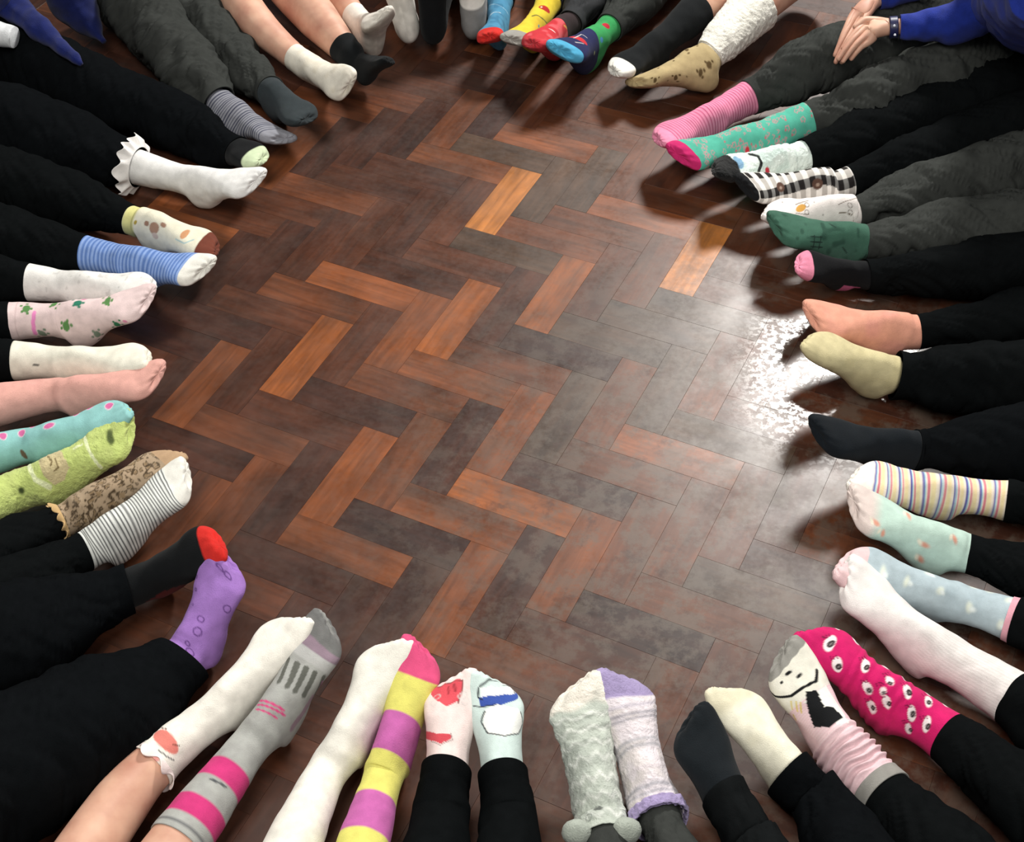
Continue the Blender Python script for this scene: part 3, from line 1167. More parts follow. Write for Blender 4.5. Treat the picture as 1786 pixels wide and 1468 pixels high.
# --- 3: pale pink and mint printed ankle socks ----------------------------------------------
def p_pinkprint(c):
    c.dirt(.2)
    c.poly([(765, 1192), (775, 1183), (805, 1184), (808, 1195), (800, 1222), (780, 1232), (764, 1222)], 'dd5560')
    c.line([(765, 1192), (780, 1184), (806, 1186), (808, 1197), (798, 1226)], .0016, '8a4a4a')
    c.line([(782, 1198), (783, 1210)], .0016, 'a33a42')
    c.line([(793, 1194), (795, 1206)], .0016, 'a33a42')
    c.ell(782, 1184, .009, .006, 'ffffff')
    c.poly([(738, 1275), (760, 1278), (786, 1280), (786, 1290), (768, 1298), (752, 1292), (738, 1288)], 'd3505a')
    c.line([(786, 1278), (790, 1290), (768, 1300), (752, 1294)], .0015, '9a8583')
    for (x, y) in ((755, 1226), (808, 1212), (812, 1222), (762, 1216)):
        c.ell(x, y, .005, .006, 'cfcac8', ring=.0012)


def p_mintprint(c):
    c.dirt(.2)
    K_ = '2c2f33'
    c.poly([(836, 1200), (862, 1186), (890, 1182), (898, 1205), (884, 1220), (838, 1222)], 'f6f7f4')
    c.poly([(834, 1216), (862, 1212), (896, 1204), (902, 1220), (870, 1230), (838, 1232)], '3f58a8')
    c.line([(836, 1198), (858, 1186), (889, 1182), (897, 1194), (896, 1208)], .0022, K_)
    c.line([(834, 1200), (834, 1216), (842, 1219)], .0022, K_)
    c.line([(826, 1230), (842, 1233), (872, 1228)], .0020, K_)
    c.poly([(845, 1238), (870, 1228), (905, 1236), (911, 1262), (904, 1280), (880, 1285), (852, 1280), (842, 1262)], 'f4f6f2')
    c.line([(845, 1240), (840, 1258), (850, 1279), (880, 1284), (904, 1280), (911, 1262), (908, 1240)], .0022, K_)


child('black trousers with a pale pink and a mint patterned ankle sock side by side', [
    (dict(T=(793, 1166), zT=.13, K=[(768, 1420, .06), (750, 1560, .07)], side='L', hi=True), (776, 1344),
     dict(base='f0dcd8', paint=p_pinkprint, label='pale pink ankle sock with red print'), TR(d1=.014, seed=1, folds=.7)),
    (dict(T=(858, 1170), zT=.13, K=[(885, 1420, .06), (890, 1560, .07)], side='R', hi=True), (886, 1350),
     dict(base='cfe0dc', paint=p_mintprint, label='mint ankle sock with blue and white print'), TR(d1=.016, seed=2, folds=.7))])


# --- 4: fluffy grey and lilac socks ----------------------------------------------------------
def p_fluffgrey(c):
    c.paint(1 - sstep(.035, .05, c.v + .004 * np.sin(c.u * 200)), 'efe8dc')
    w = c.v + .004 * np.sin(c.u * 260)
    for k in range(9):
        v0 = .062 + .026 * k
        c.paint(np.exp(-((w - v0) / .0035) ** 2), 'e8ebe4', .75)
    c.mottle(70, -.1, .8, '9aa29a', a=.35)
    c.line([(1040, 1408), (1046, 1406), (1052, 1408)], .0035, '5c605c')
    c.ell(1044, 1409, .006, .003, '5c605c')
    c.ell(1026, 1425, .0055, .0045, '8a908a', ring=.0013)


def p_fluffstripe(c):
    c.mottle(60, -.1, .7, 'd5cdc6', a=.5)
    w = c.v + .0015 * vnoise(np.stack([c.u * 80, c.v * 20, 0 * c.u], -1), 4)
    for v0, s_, cc in ((.062, .004, 'c6bfca'), (.078, .004, '9c98a0'), (.087, .003, 'a29ea6'), (.104, .004, 'ded4d8'),
                       (.128, .004, 'b4b2b8'), (.138, .0035, 'a9a7ad'), (.168, .003, 'd9cfd4'), (.196, .004, 'a5a3ab'), (.207, .0035, 'b0adb5'), (.235, .004, 'dcd4dc')):
        c.paint(np.exp(-((w - v0) / s_) ** 2), cc, .85)
    c.paint(1 - sstep(.042, .048, w), 'a294bd')


def bear_ears(lg, so, org, vend):
    for k, (px, py) in enumerate(((1006, 1452), (1092, 1448))):
        c0 = at(px, py, .085)
        v, f, n = [], [], 14
        for i in range(9):
            th = math.pi * i / 8
            for j in range(n):
                ph = 2 * math.pi * j / n
                q = np.array([math.sin(th) * math.cos(ph) * .021, math.sin(th) * math.sin(ph) * .017, math.cos(th) * .022])
                # dished front of the ear
                if q[1] > 0.006:
                    q[1] -= .008 * (1 - min(1, math.hypot(q[0], q[2]) / .015))
                q = q * (1 + .07 * noise.noise(Vector(q * 220 + k * 5)))
                v.append(c0 + q)
        for i in range(8):
            for j in range(n):
                f.append((i * n + j, i * n + (j + 1) % n, (i + 1) * n + (j + 1) % n, (i + 1) * n + j))
        cc = np.tile(lin('a5aca2'), (len(v), 1))
        link_mesh('sock_ear', v, f, M_FUZZ, so, cc, origin=org)


def fluffcuff(col):
    def t(lg, so, org, vend):
        G, v, u = lg.sub(vend - .014, vend + .010, delta=lambda q: .0085 + .004 * np.sqrt(np.clip(1 - ((q - vend) / .0125) ** 2, 0, 1)),
                         disp=lambda G, v, p: .0022 * vnoise(G * 160, 4) + .0018 * vnoise(G * 340, 8), lip0=True, lip1=True)
        c = Ctx(G, v, u, col)
        build_sheet('sock_cuff', G, M_FUZZ, so, c.col, org, label='%s fluffy cuff' % ('lilac' if col == 'a294bd' else 'pale'))
    return t


child('charcoal trousers with fluffy socks, one pale grey with bear ears, one lilac striped', [
    (dict(T=(1004, 1178), zT=.135, K=[(1045, 1410, .06), (1075, 1560, .075)], side='L', hi=True, wf=1.06), (1056, 1462),
     dict(base='b9c0b6', paint=p_fluffgrey, fuzz=.0012, bunch=[(.03, .30, .0008, .026)], delta=lambda v: .0035 + 0 * v,
          label='fluffy pale grey sock with bear ears', trim=bear_ears, extra=0.0), TR(col=CHAR, seed=3, d0=-.001, d1=.012)),
    (dict(T=(1078, 1162), zT=.135, K=[(1140, 1400, .06), (1200, 1560, .075)], side='R', hi=True, wf=1.0), (1152, 1422),
     dict(base='e6dde2', paint=p_fluffstripe, fuzz=.0011, delta=lambda v: .002 + 0 * v + .006 * sstep(.16, .24, v), label='fluffy lilac and white striped sock',
          caps=[('toe_cap', 0, .046, 'lilac toe')], trim=fluffcuff('a294bd'), extra=0.0), TR(col=CHAR, seed=4, d0=.001, d1=.014))])


# --- 5 ---------------------------------------------------------------------------------------
def p_cream(c):
    c.dirt(.4)
    c.mottle(40, .1, .9, 'd8d2b8', a=.4)
    c.paint(1 - sstep(.03, .05, c.v), 'dcd4b6', .7)


child('black trousers with one plain navy sock and one plain cream sock', [
    (dict(T=(1198, 1240), zT=.135, K=[(1300, 1450, .06), (1370, 1580, .075)], side='L', wf=1.0), (1255, 1385),
     dict(base='181d21', label='plain navy sock'), TR(col='151718', seed=5, d0=.003, d1=.012)),
    (dict(T=(1257, 1188), zT=.13, K=[(1400, 1370, .06), (1500, 1500, .075)], side='R', wf=.96), (1378, 1345),
     dict(base='ece8d4', paint=p_cream, label='plain cream sock'), TR(seed=6, d0=.007, d1=.02, col='0d0f11'))])


# --- 6 ---------------------------------------------------------------------------------------
def p_animal(c):
    c.paint((c.v < .02).astype(float), 'a3aaa6')
    c.bandp((1372, 1155), (1400, 1222), 'e6e3d6')
    K_ = '17181a'
    v0 = c.loc(1452, 1290)[1]
    for k in range(26):
        vv = c.loc(1395, 1222)[1] + .004 * k
        if vv < v0:
            c.paint(np.exp(-((c.v - vv) / .0006) ** 2) * (np.abs(c.u) < .05), 'f6e6e8', .35)
    # pink ribbed body, white side and black tail shape
    c.poly([(1402, 1224), (1440, 1195), (1470, 1240), (1480, 1262), (1462, 1262)], 'f4f2ea')
    c.line([(1330, 1190), (1335, 1205), (1352, 1214), (1380, 1212), (1400, 1200), (1424, 1188), (1425, 1168)], .0055, K_)
    c.poly([(1405, 1206), (1425, 1202), (1437, 1232), (1452, 1232), (1472, 1252), (1445, 1268), (1420, 1268), (1412, 1248)], K_)
    c.ell(1376, 1174, .0045, .0032, K_, 20)
    c.ell(1364, 1190, .0026, .003, K_)
    c.ell(1394, 1177, .0026, .003, K_)
    for k in range(3):
        c.line([(1380 + 8 * k, 1222 + 2 * k), (1382 + 8 * k, 1236 + 4 * k)], .0022, 'd9c24a')
    c.line([(1384, 1246), (1389, 1256)], .0022, 'd9c24a')


def p_eyes(c):
    spots = [(1461, 1090, .009, 35), (1447, 1121, .012, 35), (1493, 1117, .011, 25), (1460, 1159, .013, 30), (1510, 1160, .013, 40),
             (1549, 1152, .009, 60), (1513, 1200, .011, 30), (1552, 1188, .009, 50), (1548, 1224, .010, 35), (1583, 1205, .013, 40),
             (1585, 1173, .008, 50), (1590, 1243, .011, 30), (1619, 1222, .011, 45), (1625, 1200, .008, 40), (1617, 1263, .011, 50),
             (1520, 1232, .010, 30), (1654, 1222, .007, 40), (1585, 1270, .008, 40), (1540, 1205, .007, 60)]
    for (x, y, a, r) in spots:
        c.ell(x, y, a, a * .58, 'f4e8e8', r + 100)
        c.ell(x + 2, y + 3, a * .38, a * .40, '2a2022', r)
        c.ell(x + 2, y + 3, a * .16, a * .14, '8a8080', r)
        for k in range(3):
            c.line([(x - 9 + k * 5, y - 9 - k), (x - 12 + k * 5, y - 13 - k)], .0014, '7a1840')


def rib_cuff(col):
    def t(lg, so, org, vend):
        G, v, u = lg.sub(vend - .02, vend + .006, delta=lambda q: .0085 + 0 * q, lip0=True, lip1=True)
        c = Ctx(G, v, u, col)
        build_sheet('sock_cuff', G, M_KNIT, so, c.col, org, label='grey ribbed cuff')
    return t


child('black trousers, slouched pink sock with animal face beside hot pink sock printed with eyes', [
    (dict(T=(1358, 1128), zT=.135, K=[(1530, 1370, .06), (1680, 1530, .08)], side='L', hi=True, wf=1.05), (1548, 1378),
     dict(base='e8c6cc', paint=p_animal, bunch=[(.15, .248, .0028, .014)], delta=lambda v: .001 + .006 * sstep(.15, .19, v),
          label='slouched pink sock with a white face print', caps=[('toe_cap', 0, .021, 'grey toe')], trim=rib_cuff('8f8d88')), TR(seed=7, d0=.006, d1=.02)),
    (dict(T=(1404, 1088), zT=.13, K=[(1640, 1275, .06), (1800, 1400, .08)], side='R', hi=True, wf=1.0), (1655, 1282),
     dict(base='cc1f66', paint=p_eyes, bunch=[(.09, .2, .0014, .02)], delta=lambda v: .001 + .004 * sstep(.1, .2, v), label='hot pink sock printed with eyes'), TR(seed=8, d0=.006, d1=.02))])


# --- 7 ---------------------------------------------------------------------------------------
def p_rib(c):
    c.dirt(.15)
    v0 = c.loc(1600, 1110)[1]
    m = sstep(v0, v0 + .02, c.v) * (.5 + .5 * np.sin(c.u / .0048 * 2 * math.pi))
    c.paint(m, 'cfc8c4', .55)


def p_cloud(c):
    c.mottle(40, 0, .8, '9fb0b8', a=.4)
    for (x, y, r) in ((1582, 1015, 20), (1640, 1030, 20), (1565, 1060, 0), (1700, 1015, 20), (1690, 1060, 0), (1760, 1045, 20), (1620, 1000, 30), (1730, 1010, 0), (1745, 1090, 0), (1540, 1000, 0)):
        c.ell(x, y, .008, .0055, 'dfe6d8', r, soft=.004)
        c.ell(x + 5, y + 3, .004, .005, 'e3ecea', r, soft=.003)


child('dark trousers with a long white ribbed sock and a light blue sock with pink cuff', [
    (dict(T=(1468, 992), zT=.13, K=[(1740, 1200, .06), (1900, 1310, .08)], side='L', hi=True, wf=1.05), (1768, 1215),
     dict(base='ece7e4', paint=p_rib, delta=lambda v: .001 + .003 * sstep(.15, .2, v), label='long white ribbed sock'), TR(seed=9, d0=.004)),
    (dict(T=(1462, 975), zT=None, A=(1640, 1040, .06), K=[(1765, 1080, .06), (1900, 1130, .08)], side='R', hi=True, L=.215), (1770, 1082),
     dict(base='b3c3ca', paint=p_cloud, label='light blue sock with a cloud print', caps=[('toe_cap', 0, .042, 'pale pink toe')],
          trim=lambda lg, so, o, v: scallop(lg, so, o, v, col='e3a6b4', amp=0.0, n=3, w=.014, flare=.0005, label='pink cuff')), TR(seed=10, d0=.004))])


# --- 8 ---------------------------------------------------------------------------------------
def p_mint(c):
    c.dirt(.15)
    c.paint(1 - sstep(.03, .06, c.v), 'e6d2cc', .9)
    for (x, y, r) in ((1528, 912, 20), (1585, 898, 60), (1612, 950, 20), (1665, 940, 60), (1540, 930, 70), (1605, 975, 40)):
        c.ell(x, y, .004, .0085, 'dfa08a', r, soft=.0025)
        c.ell(x - 7, y - 4, .003, .006, 'ece6d2', r + 30, soft=.002)


def p_pastel(c):
    v0 = .040
    for k in range(12):
        b_ = v0 + .0245 * k
        c.band(b_, b_ + .0035, '6a68a8')
        c.band(b_ + .0035, b_ + .0058, 'a9d0dc')
        c.band(b_ + .0075, b_ + .011, 'd9808c')
        c.band(b_ + .012, b_ + .020, 'f0dcae', .002)
    c.paint(1 - sstep(v0 - .003, v0 - .001, c.v), 'f3ede4')


child('black trousers with a mint sock dotted with shrimps and a pastel striped sock', [
    (dict(T=(1482, 870), zT=.135, K=[(1690, 965, .06), (1880, 1030, .08)], side='L', hi=True, wf=1.0), (1690, 963),
     dict(base='bfd8cc', paint=p_mint, label='mint sock with small shrimp shapes'), TR(seed=11, d0=.001, d1=.012)),
    (dict(T=(1480, 825), zT=None, A=(1652, 860, .06), K=[(1757, 872, .06), (1900, 895, .08)], side='R', hi=True), (1756, 872),
     dict(base='f0e2d4', paint=p_pastel, label='white sock with pastel stripes'), TR(seed=12, d0=.003, d1=.012))])


# --- 9 ---------------------------------------------------------------------------------------
child('black trousers with one plain navy sock and one yellowish cream sock', [
    (dict(T=(1420, 748), zT=.13, K=[(1600, 785, .06), (1900, 770, .085)], side='L', wf=1.0, rs=[(0, .031), (.06, .032), (.12, .038), (.2, .05), (.45, .058)]), (1590, 785),
     dict(base='12171c', label='plain navy sock'), TR(seed=13, col='0d0f11', d0=.003, d1=.02)),
    (dict(T=(1402, 585), zT=None, A=(1540, 650, .062), K=[(1650, 660, .065), (1900, 650, .09)], side='R', wf=1.0), (1560, 652),
     dict(base='cfc49a', paint=lambda c: (c.mottle(40, 0, .8, 'b8ac80', a=.3), c.dirt(.3, 'a89c70')), label='yellowish cream sock'), TR(seed=14, d0=.012, d1=.024, grow=.06))])


# --- 10 --------------------------------------------------------------------------------------
def p_pinkcaps(c):
    c.paint(((c.v > .135) & (c.v < .175) & (np.abs(c.u) > .05)).astype(float), 'c86a98')


child('black trousers with a salmon sock and a black sock with pink toe and heel', [
    (dict(T=(1408, 545), zT=.12, K=[(1600, 578, .06), (1900, 540, .085)], side='L', wf=1.04), (1600, 578),
     dict(base='e0a08a', paint=lambda c: c.mottle(30, 0, .8, 'd8908c', a=.4), label='plain salmon sock'), TR(seed=15, d0=.001, d1=.01)),
    (dict(T=(1390, 455), zT=.13, A=(1482, 476, .06), K=[(1560, 480, .06), (1900, 450, .08)], side='R', wf=1.0, hi=True), (1512, 484),
     dict(base='0d0e11', paint=p_pinkcaps, label='black sock with pink heel', caps=[('toe_cap', 0, .036, 'pink toe')]), TR(seed=16, d0=.004, d1=.016))])


# --- 11 --------------------------------------------------------------------------------------
def p_green(c):
    K_ = '1c2a26'
    for k in range(3):
        c.line([(1414, 412 + 9 * k), (1434, 413 + 9 * k)], .0025, K_)
    c.line([(1420, 410), (1418, 432)], .002, K_)
    c.line([(1432, 412), (1428, 434)], .002, K_)
    c.line([(1446, 390), (1458, 397)], .0022, K_)
    c.mottle(70, .35, .8, '1f3a30', a=.6)
    c.line([(1470, 432), (1476, 440)], .002, K_)


def p_dogs(c):
    for (x, y) in ((1396, 362), (1472, 362)):
        c.ell(x + 1, y + 1, .015, .0075, 'cf9c4e', 75)
        c.ell(x + 11, y - 5, .006, .006, '6a625a', ring=.0016)
        c.ell(x + 11, y + 8, .006, .006, '6a625a', ring=.0016)
        c.line([(x - 8, y - 6), (x + 14, y - 12)], .0016, '6a5a48')
        c.line([(x - 8, y + 10), (x + 14, y + 12)], .0016, '6a5a48')
    for (x, y) in ((1365, 352), (1440, 342), (1435, 375), (1420, 352)):
        c.ell(x, y, .0016, .0016, '7a7470')


child('charcoal trousers with a dark green marked sock and a white sock printed with small dogs', [
    (dict(T=(1345, 388), zT=.12, K=[(1512, 422, .06), (1900, 370, .085)], side='L', hi=True, wf=1.08), (1508, 424),
     dict(base='3f6454', paint=p_green, label='dark green sock with black marks'), TR(col=CHAR, seed=17, d0=.002, d1=.022, folds=1.7)),
    (dict(T=(1326, 364), zT=.10, K=[(1500, 368, .06), (1900, 255, .085)], side='R', hi=True, wf=.98), (1492, 366),
     dict(base='ece4e0', paint=p_dogs, label='white sock with small dogs'), TR(col=CHAR, seed=18, d0=.002, d1=.02, folds=1.6))])


# --- 12 --------------------------------------------------------------------------------------
def p_plaid(c):
    v0, v1 = c.loc(1318, 325)[1], c.loc(1480, 318)[1] + .03
    on = (c.v > v0) & (c.v < v1)
    ua = c.loc(1400, 322)[0]
    uu = c.u - ua
    row = np.floor((uu + .011) / .022).astype(int)
    colq = np.floor((c.v - v0) / .0115).astype(int)
    black = (row == 0) & on
    c.paint(on.astype(float), 'ece8e2')
    c.paint(on & (colq % 2 == 0) & (np.abs(row) == 1), 'b9b4ae')
    c.paint(on & (colq % 2 == 0) & (np.abs(row) == 2), '2a2624')
    c.paint(black & (colq % 2 == 0), '232020')
    c.paint(black & (colq % 2 == 1), '7d7c7a')
    for (x, y) in ((1362, 326), (1427, 321)):
        c.ell(x, y, .0115, .011, '5a4238')
        c.ell(x, y + 1, .0035, .004, 'a08a7c')
    c.paint((c.v < v0).astype(float), '17181a')


def p_snow(c):
    c.mottle(60, 0, .8, 'c3dcd4', a=.5)
    c.ell(1290, 283, .017, .011, '7aa2c0', 20, soft=.002)
    c.ell(1275, 285, .008, .004, '9fb8c8', 20, soft=.002)
    c.line([(1307, 268), (1322, 272), (1328, 285), (1324, 298)], .009, '1e2422')
    c.ell(1338, 299, .010, .006, 'b82c3c')
    c.paint(1 - sstep(.052, .056, c.v), '141517')


child('black trousers with a black-toed checked bear sock and a fluffy white and mint sock', [
    (dict(T=(1292, 322), zT=.10, K=[(1480, 318, .06), (1880, 190, .085)], side='L', hi=True, wf=1.05), (1480, 318),
     dict(base='ece8e2', paint=p_plaid, label='checked sock with small brown bears'), TR(seed=19, d0=.001, d1=.02)),
    (dict(T=(1240, 290), zT=.11, K=[(1405, 272, .06), (1880, 110, .085)], side='R', hi=True, wf=1.06), (1402, 272),
     dict(base='dde8e2', paint=p_snow, fuzz=.0014, label='fluffy white and mint sock', caps=[('toe_cap', 0, .054, 'black toe')]), TR(seed=20, d0=.004, d1=.022))])


# --- 13 --------------------------------------------------------------------------------------
def p_pinkline(c):
    v1 = c.loc(1155, 235)[1]
    c.stripes(v1, .5, .0082, 'b0406a', duty=.26, soft=.2)


def p_teal(c):
    rr = random.Random(5)
    for k in range(260):
        u, v = rr.uniform(-.105, .105), rr.uniform(.035, .36)
        t = rr.random()
        if t < .4:
            a = rr.uniform(0, 6.3)
            pts = [(-.0055, -.003), (-.0035, .003), (0, 0), (.0035, .003), (.0055, -.003), (0, -.008), (-.0055, -.003)]
            c.line([(None, (u + x * math.cos(a) - y * math.sin(a), v + x * math.sin(a) + y * math.cos(a))) for x, y in pts], .0016, 'c48a92')
        elif t < .75:
            c.line([(None, (u - .004, v - .002)), (None, (u, v + .003)), (None, (u + .003, v - .002))], .0016, 'c48a92')
        else:
            c.ell(None, (u, v), .0026, .0022, 'c4606e')
    c.ell(1303, 262, .007, .005, 'c8303e', 10)


ch13, out13, base13 = child('child in blue jumper, hands on lap, with pink striped and teal heart socks', [
    (dict(T=(1178, 268), zT=.10, K=[(1410, 214, .065), (1560, 165, .10), (1790, 80, .11)], side='L', hi=True, wf=1.1, dmax=.72), (1406, 214),
     dict(base='55b09a', paint=p_teal, delta=lambda v: .002 + .002 * sstep(.1, .2, v), label='teal sock with pink hearts', caps=[('toe_cap', 0, .03, 'magenta toe')]), TR(col=CHAR, seed=21, d0=.003, d1=.026, folds=2.0)),
    (dict(T=(1142, 240), zT=.10, K=[(1310, 168, .065), (1470, 95, .12), (1730, 20, .11)], side='R', hi=True, wf=1.08, dmax=.72), (1306, 170),
     dict(base='e88fae', paint=p_pinkline, label='pink sock with thin stripes', caps=[('toe_cap', 0, .032, 'plain pink toe')]), TR(col=CHAR, seed=22, d0=.002, d1=.02, folds=1.5))])


# --- 14 --------------------------------------------------------------------------------------
def p_paws(c):
    D = '5e4c30'
    for (x, y, r) in ((1143, 140, 0), (1179, 136, 20), (1222, 128, 60), (1236, 112, 60), (1145, 113, 0), (1172, 100, 20), (1198, 87, 20), (1213, 74, 0)):
        c.ell(x, y, .0085, .005, D, r)
        c.ell(x - 6, y - 4, .003, .003, D)
        c.ell(x + 6, y - 5, .003, .003, D)
        c.ell(x + 3, y + 6, .0025, .004, D)
    for (x, y) in ((1165, 141), (1198, 134), (1185, 95)):
        c.ell(x, y, .002, .002, D)
    v1 = c.loc(1240, 92)[1] + .014
    c.mottle(60, -.2, .8, 'f5f2ea', a=.0)
    c.paint(sstep(v1 - .001, v1 + .001, c.v), 'eeebe2')
    c.dirt(.15, 'a09070')


def fluff_sleeve(lg, so, org, vend):
    v0 = lg.v_at(1240, 92) - .004
    G, v, u = lg.sub(v0, vend + .004, delta=lambda q: .003 + .008 * sstep(0, .05, q - v0),
                     disp=lambda G, v, p: .0012 * vnoise(G * 120, 4) + .0012 * vnoise(G * 300, 8), lip0=True, lip1=True)
    c = Ctx(G, v, u, 'eeebe0')
    build_sheet('sock_leg', G, M_FUZZ, so, c.col, org, label='fluffy white upper sock leg')


child('bare-legged child, tan paw-print sock under fluffy white legwarmer, black sock with white toe', [
    (dict(T=(1102, 140), zT=None, A=(1222, 110, .065), K=[(1310, 20, .09), (1420, -70, .12)], side='L', hi=True, wf=1.08, L=.21), (1318, 12),
     dict(base='b3a077', paint=p_paws, label='tan sock with brown paw prints', trim=fluff_sleeve), SK),
    (dict(T=(1066, 122), zT=.09, K=[(1215, 20, .08), (1300, -60, .10)], side='R', hi=True, wf=1.0, rs=[(0, .031), (.06, .034), (.12, .042), (.2, .048), (.6, .05)]), (1212, 14),
     dict(base='111416', label='long black sock', caps=[('toe_cap', 0, .046, 'white toe')]), SK)])


# --- 15, 16: character-coloured socks (plain colour fields) -----------------------------------
def p_hero(c):
    v1 = c.loc(1012, 78)[1]
    c.ell(1010, 68, .022, .012, 'c03038', 0)
    c.line([(1000, 66), (1014, 60), (1024, 66)], .002, 'e6e0d8')
    c.line([(1004, 74), (1018, 76)], .0018, 'e6e0d8')
    c.ell(1037, 92, .004, .003, 'b8c48a')
    v2 = c.loc(1040, 60)[1]
    c.paint(sstep(v2, v2 + .001, c.v), '3a9a58')
    c.ell(1057, 45, .010, .008, 'b02838')
    c.ell(1050, 70, .006, .008, '4a90c0')


def p_red(c):
    c.line([(958, 50), (968, 56)], .003, 'f0e6e0')
    c.line([(984, 44), (994, 60)], .004, 'd9a050')
    c.mottle(60, .2, .6, 'e06a70', a=.6)
    c.paint((c.v > c.loc(984, 38)[1]).astype(float), '33282a')


child('charcoal trousers with a red sock and a navy sock with cyan toe and green ankle', [
    (dict(T=(978, 84), zT=.145, A=(1030, 78, .06), K=[(1080, 30, .065), (1150, -60, .08)], side='L', hi=True, wf=1.0), (1062, 48),
     dict(base='262a52', paint=p_hero, label='navy sock with red patch and green ankle', caps=[('toe_cap', 0, .042, 'cyan toe')]), TR(col=CHAR, seed=23, d0=.004, d1=.022)),
    (dict(T=(925, 72), zT=.13, A=(975, 58, .06), K=[(1010, 20, .065), (1050, -70, .08)], side='R', hi=True, wf=.95), (994, 38),
     dict(base='c0343c', paint=p_red, label='red sock'), TR(col='3a3b3d', seed=24, d0=.005, d1=.022))])


def p_yellow(c):
    c.ell(950, 14, .016, .009, 'b03028')
    c.ell(944, 12, .0025, .0025, 'f2e6c0')
    c.line([(928, 28), (945, 32), (954, 42)], .004, '5c6038')
    c.ell(914, 30, .005, .004, 'a84038')
    c.ell(940, 46, .003, .005, '58989a')


def p_blue(c):
    c.line([(852, 12), (872, 10), (886, 24)], .003, '86aec4')
    c.line([(856, 26), (872, 22)], .005, 'b0c4cc')
    c.mottle(80, .1, .7, '2f5f80', a=.5)


child('dark trousers with a yellow sock with grey toe and a blue sock with red toe', [
    (dict(T=(893, 66), zT=.115, A=(932, 48, .058), K=[(958, 0, .065), (990, -90, .08)], side='L', hi=True, wf=.92), (956, 4),
     dict(base='dcc23c', paint=p_yellow, label='yellow patterned sock', caps=[('toe_cap', 0, .045, 'grey toe')]), TR(col='2a2c33', seed=25, d0=.003, d1=.02)),
    (dict(T=(848, 62), zT=.115, A=(868, 45, .058), K=[(872, 0, .065), (880, -90, .08)], side='R', hi=True, wf=.92), (870, 2),
     dict(base='4a86a8', paint=p_blue, label='blue patterned sock', caps=[('toe_cap', 0, .052, 'red toe')]), TR(col='0d0f11', seed=26, d0=.003, d1=.02))])


# --- 17 ----------------------------------------------------------------------------------------
def p_sole(c):
    c.paint((c.v > .12).astype(float), '55565a', .85)  # grey from past the arch up to the cuff
    c.dirt(.2)


child('dark trousers with an upright white sock with grey heel and a black sock', [
    (dict(T=('off', -.02, .0, 1.0), zT=None, A=(828, 30, .058), K=[(838, -40, .07), (850, -120, .09)], side='L', wf=1.0), (838, -40),
     dict(base='e6e2dc', paint=p_sole, label='white sock, grey past the arch', extra=.0), TR(col='0d0f11', seed=27)),
    (dict(T=('off', .03, -.05, 1.0), zT=None, A=(757, 38, .058), K=[(770, -40, .07), (780, -120, .09)], side='R', wf=1.05), (770, -40),
     dict(base='0d0e10', label='black sock', extra=.0), TR(col='0d0f11', seed=28))])

# --- 18 ----------------------------------------------------------------------------------------
child('bare-legged child with two white grubby ankle socks, soles to the circle', [
    (dict(T=('off', -.12, -.05, 1.0), zT=None, A=(708, 36, .058), K=[(690, -30, .075), (680, -110, .10)], side='L', wf=1.0), (688, -36),
     dict(base='e8e4dc', paint=lambda c: c.dirt(.5, '6a655c'), label='white ankle sock'), SK),
    (dict(T=(663, 20), zT=.17, A=(640, 52, .058), K=[(590, -10, .075), (520, -120, .11)], side='R', wf=1.0), (618, 24),
     dict(base='e2dcd2', paint=lambda c: c.dirt(.5, '7a7266'), label='white ankle sock with a curled toe'), SK)])

# --- 19 ----------------------------------------------------------------------------------------
child('bare-legged child in a cream ankle sock and a black ankle sock', [
    (dict(T=(682, 100), zT=.12, A=(632, 115, .058), K=[(595, 78, .07), (490, -40, .11)], side='L', wf=1.0, rs=[(0, .031), (.06, .034), (.12, .042), (.2, .052), (.3, .056), (.6, .06)]), (598, 82),
     dict(base='0f1214', label='black ankle sock'), SK),
    (dict(T=(608, 150), zT=None, roll=35, A=(545, 122, .058), K=[(505, 92, .07), (440, 30, .10), (380, -60, .12)], side='R', wf=1.08, L=.20), (510, 106),
     dict(base='e8e2d4', paint=lambda c: (c.dirt(.5, '9a8f7c'), c.mottle(60, .1, .7, 'd8cfbb', a=.5)), label='cream ankle sock'), SK)])


# --- 20 ----------------------------------------------------------------------------------------
def p_navystripe(c):
    v1 = c.loc(478, 235)[1]
    c.stripes(v1, .5, .0085, '3a3d50', duty=.35, soft=.12)


ch20, out20, base20 = child('charcoal trousers with a grey and navy striped sock and a plain dark grey sock', [
    (dict(T=(538, 205), zT=.10, K=[(440, 130, .06), (280, -40, .085)], side='L', wf=1.06), (474, 158),
     dict(base='30373a', label='plain dark grey sock'), TR(col=CHAR, seed=29, d0=.003, d1=.018, folds=1.6)),
    (dict(T=(500, 240), zT=None, A=(402, 200, .06), K=[(350, 140, .065), (200, -40, .09)], side='R', hi=True, wf=1.05), (380, 180),
     dict(base='8d8e96', paint=p_navystripe, label='grey sock with thin navy stripes', caps=[('toe_cap', 0, .03, 'plain grey toe')]), TR(col=CHAR, seed=30, d0=.008, d1=.026, grow=.08, folds=1.6))])


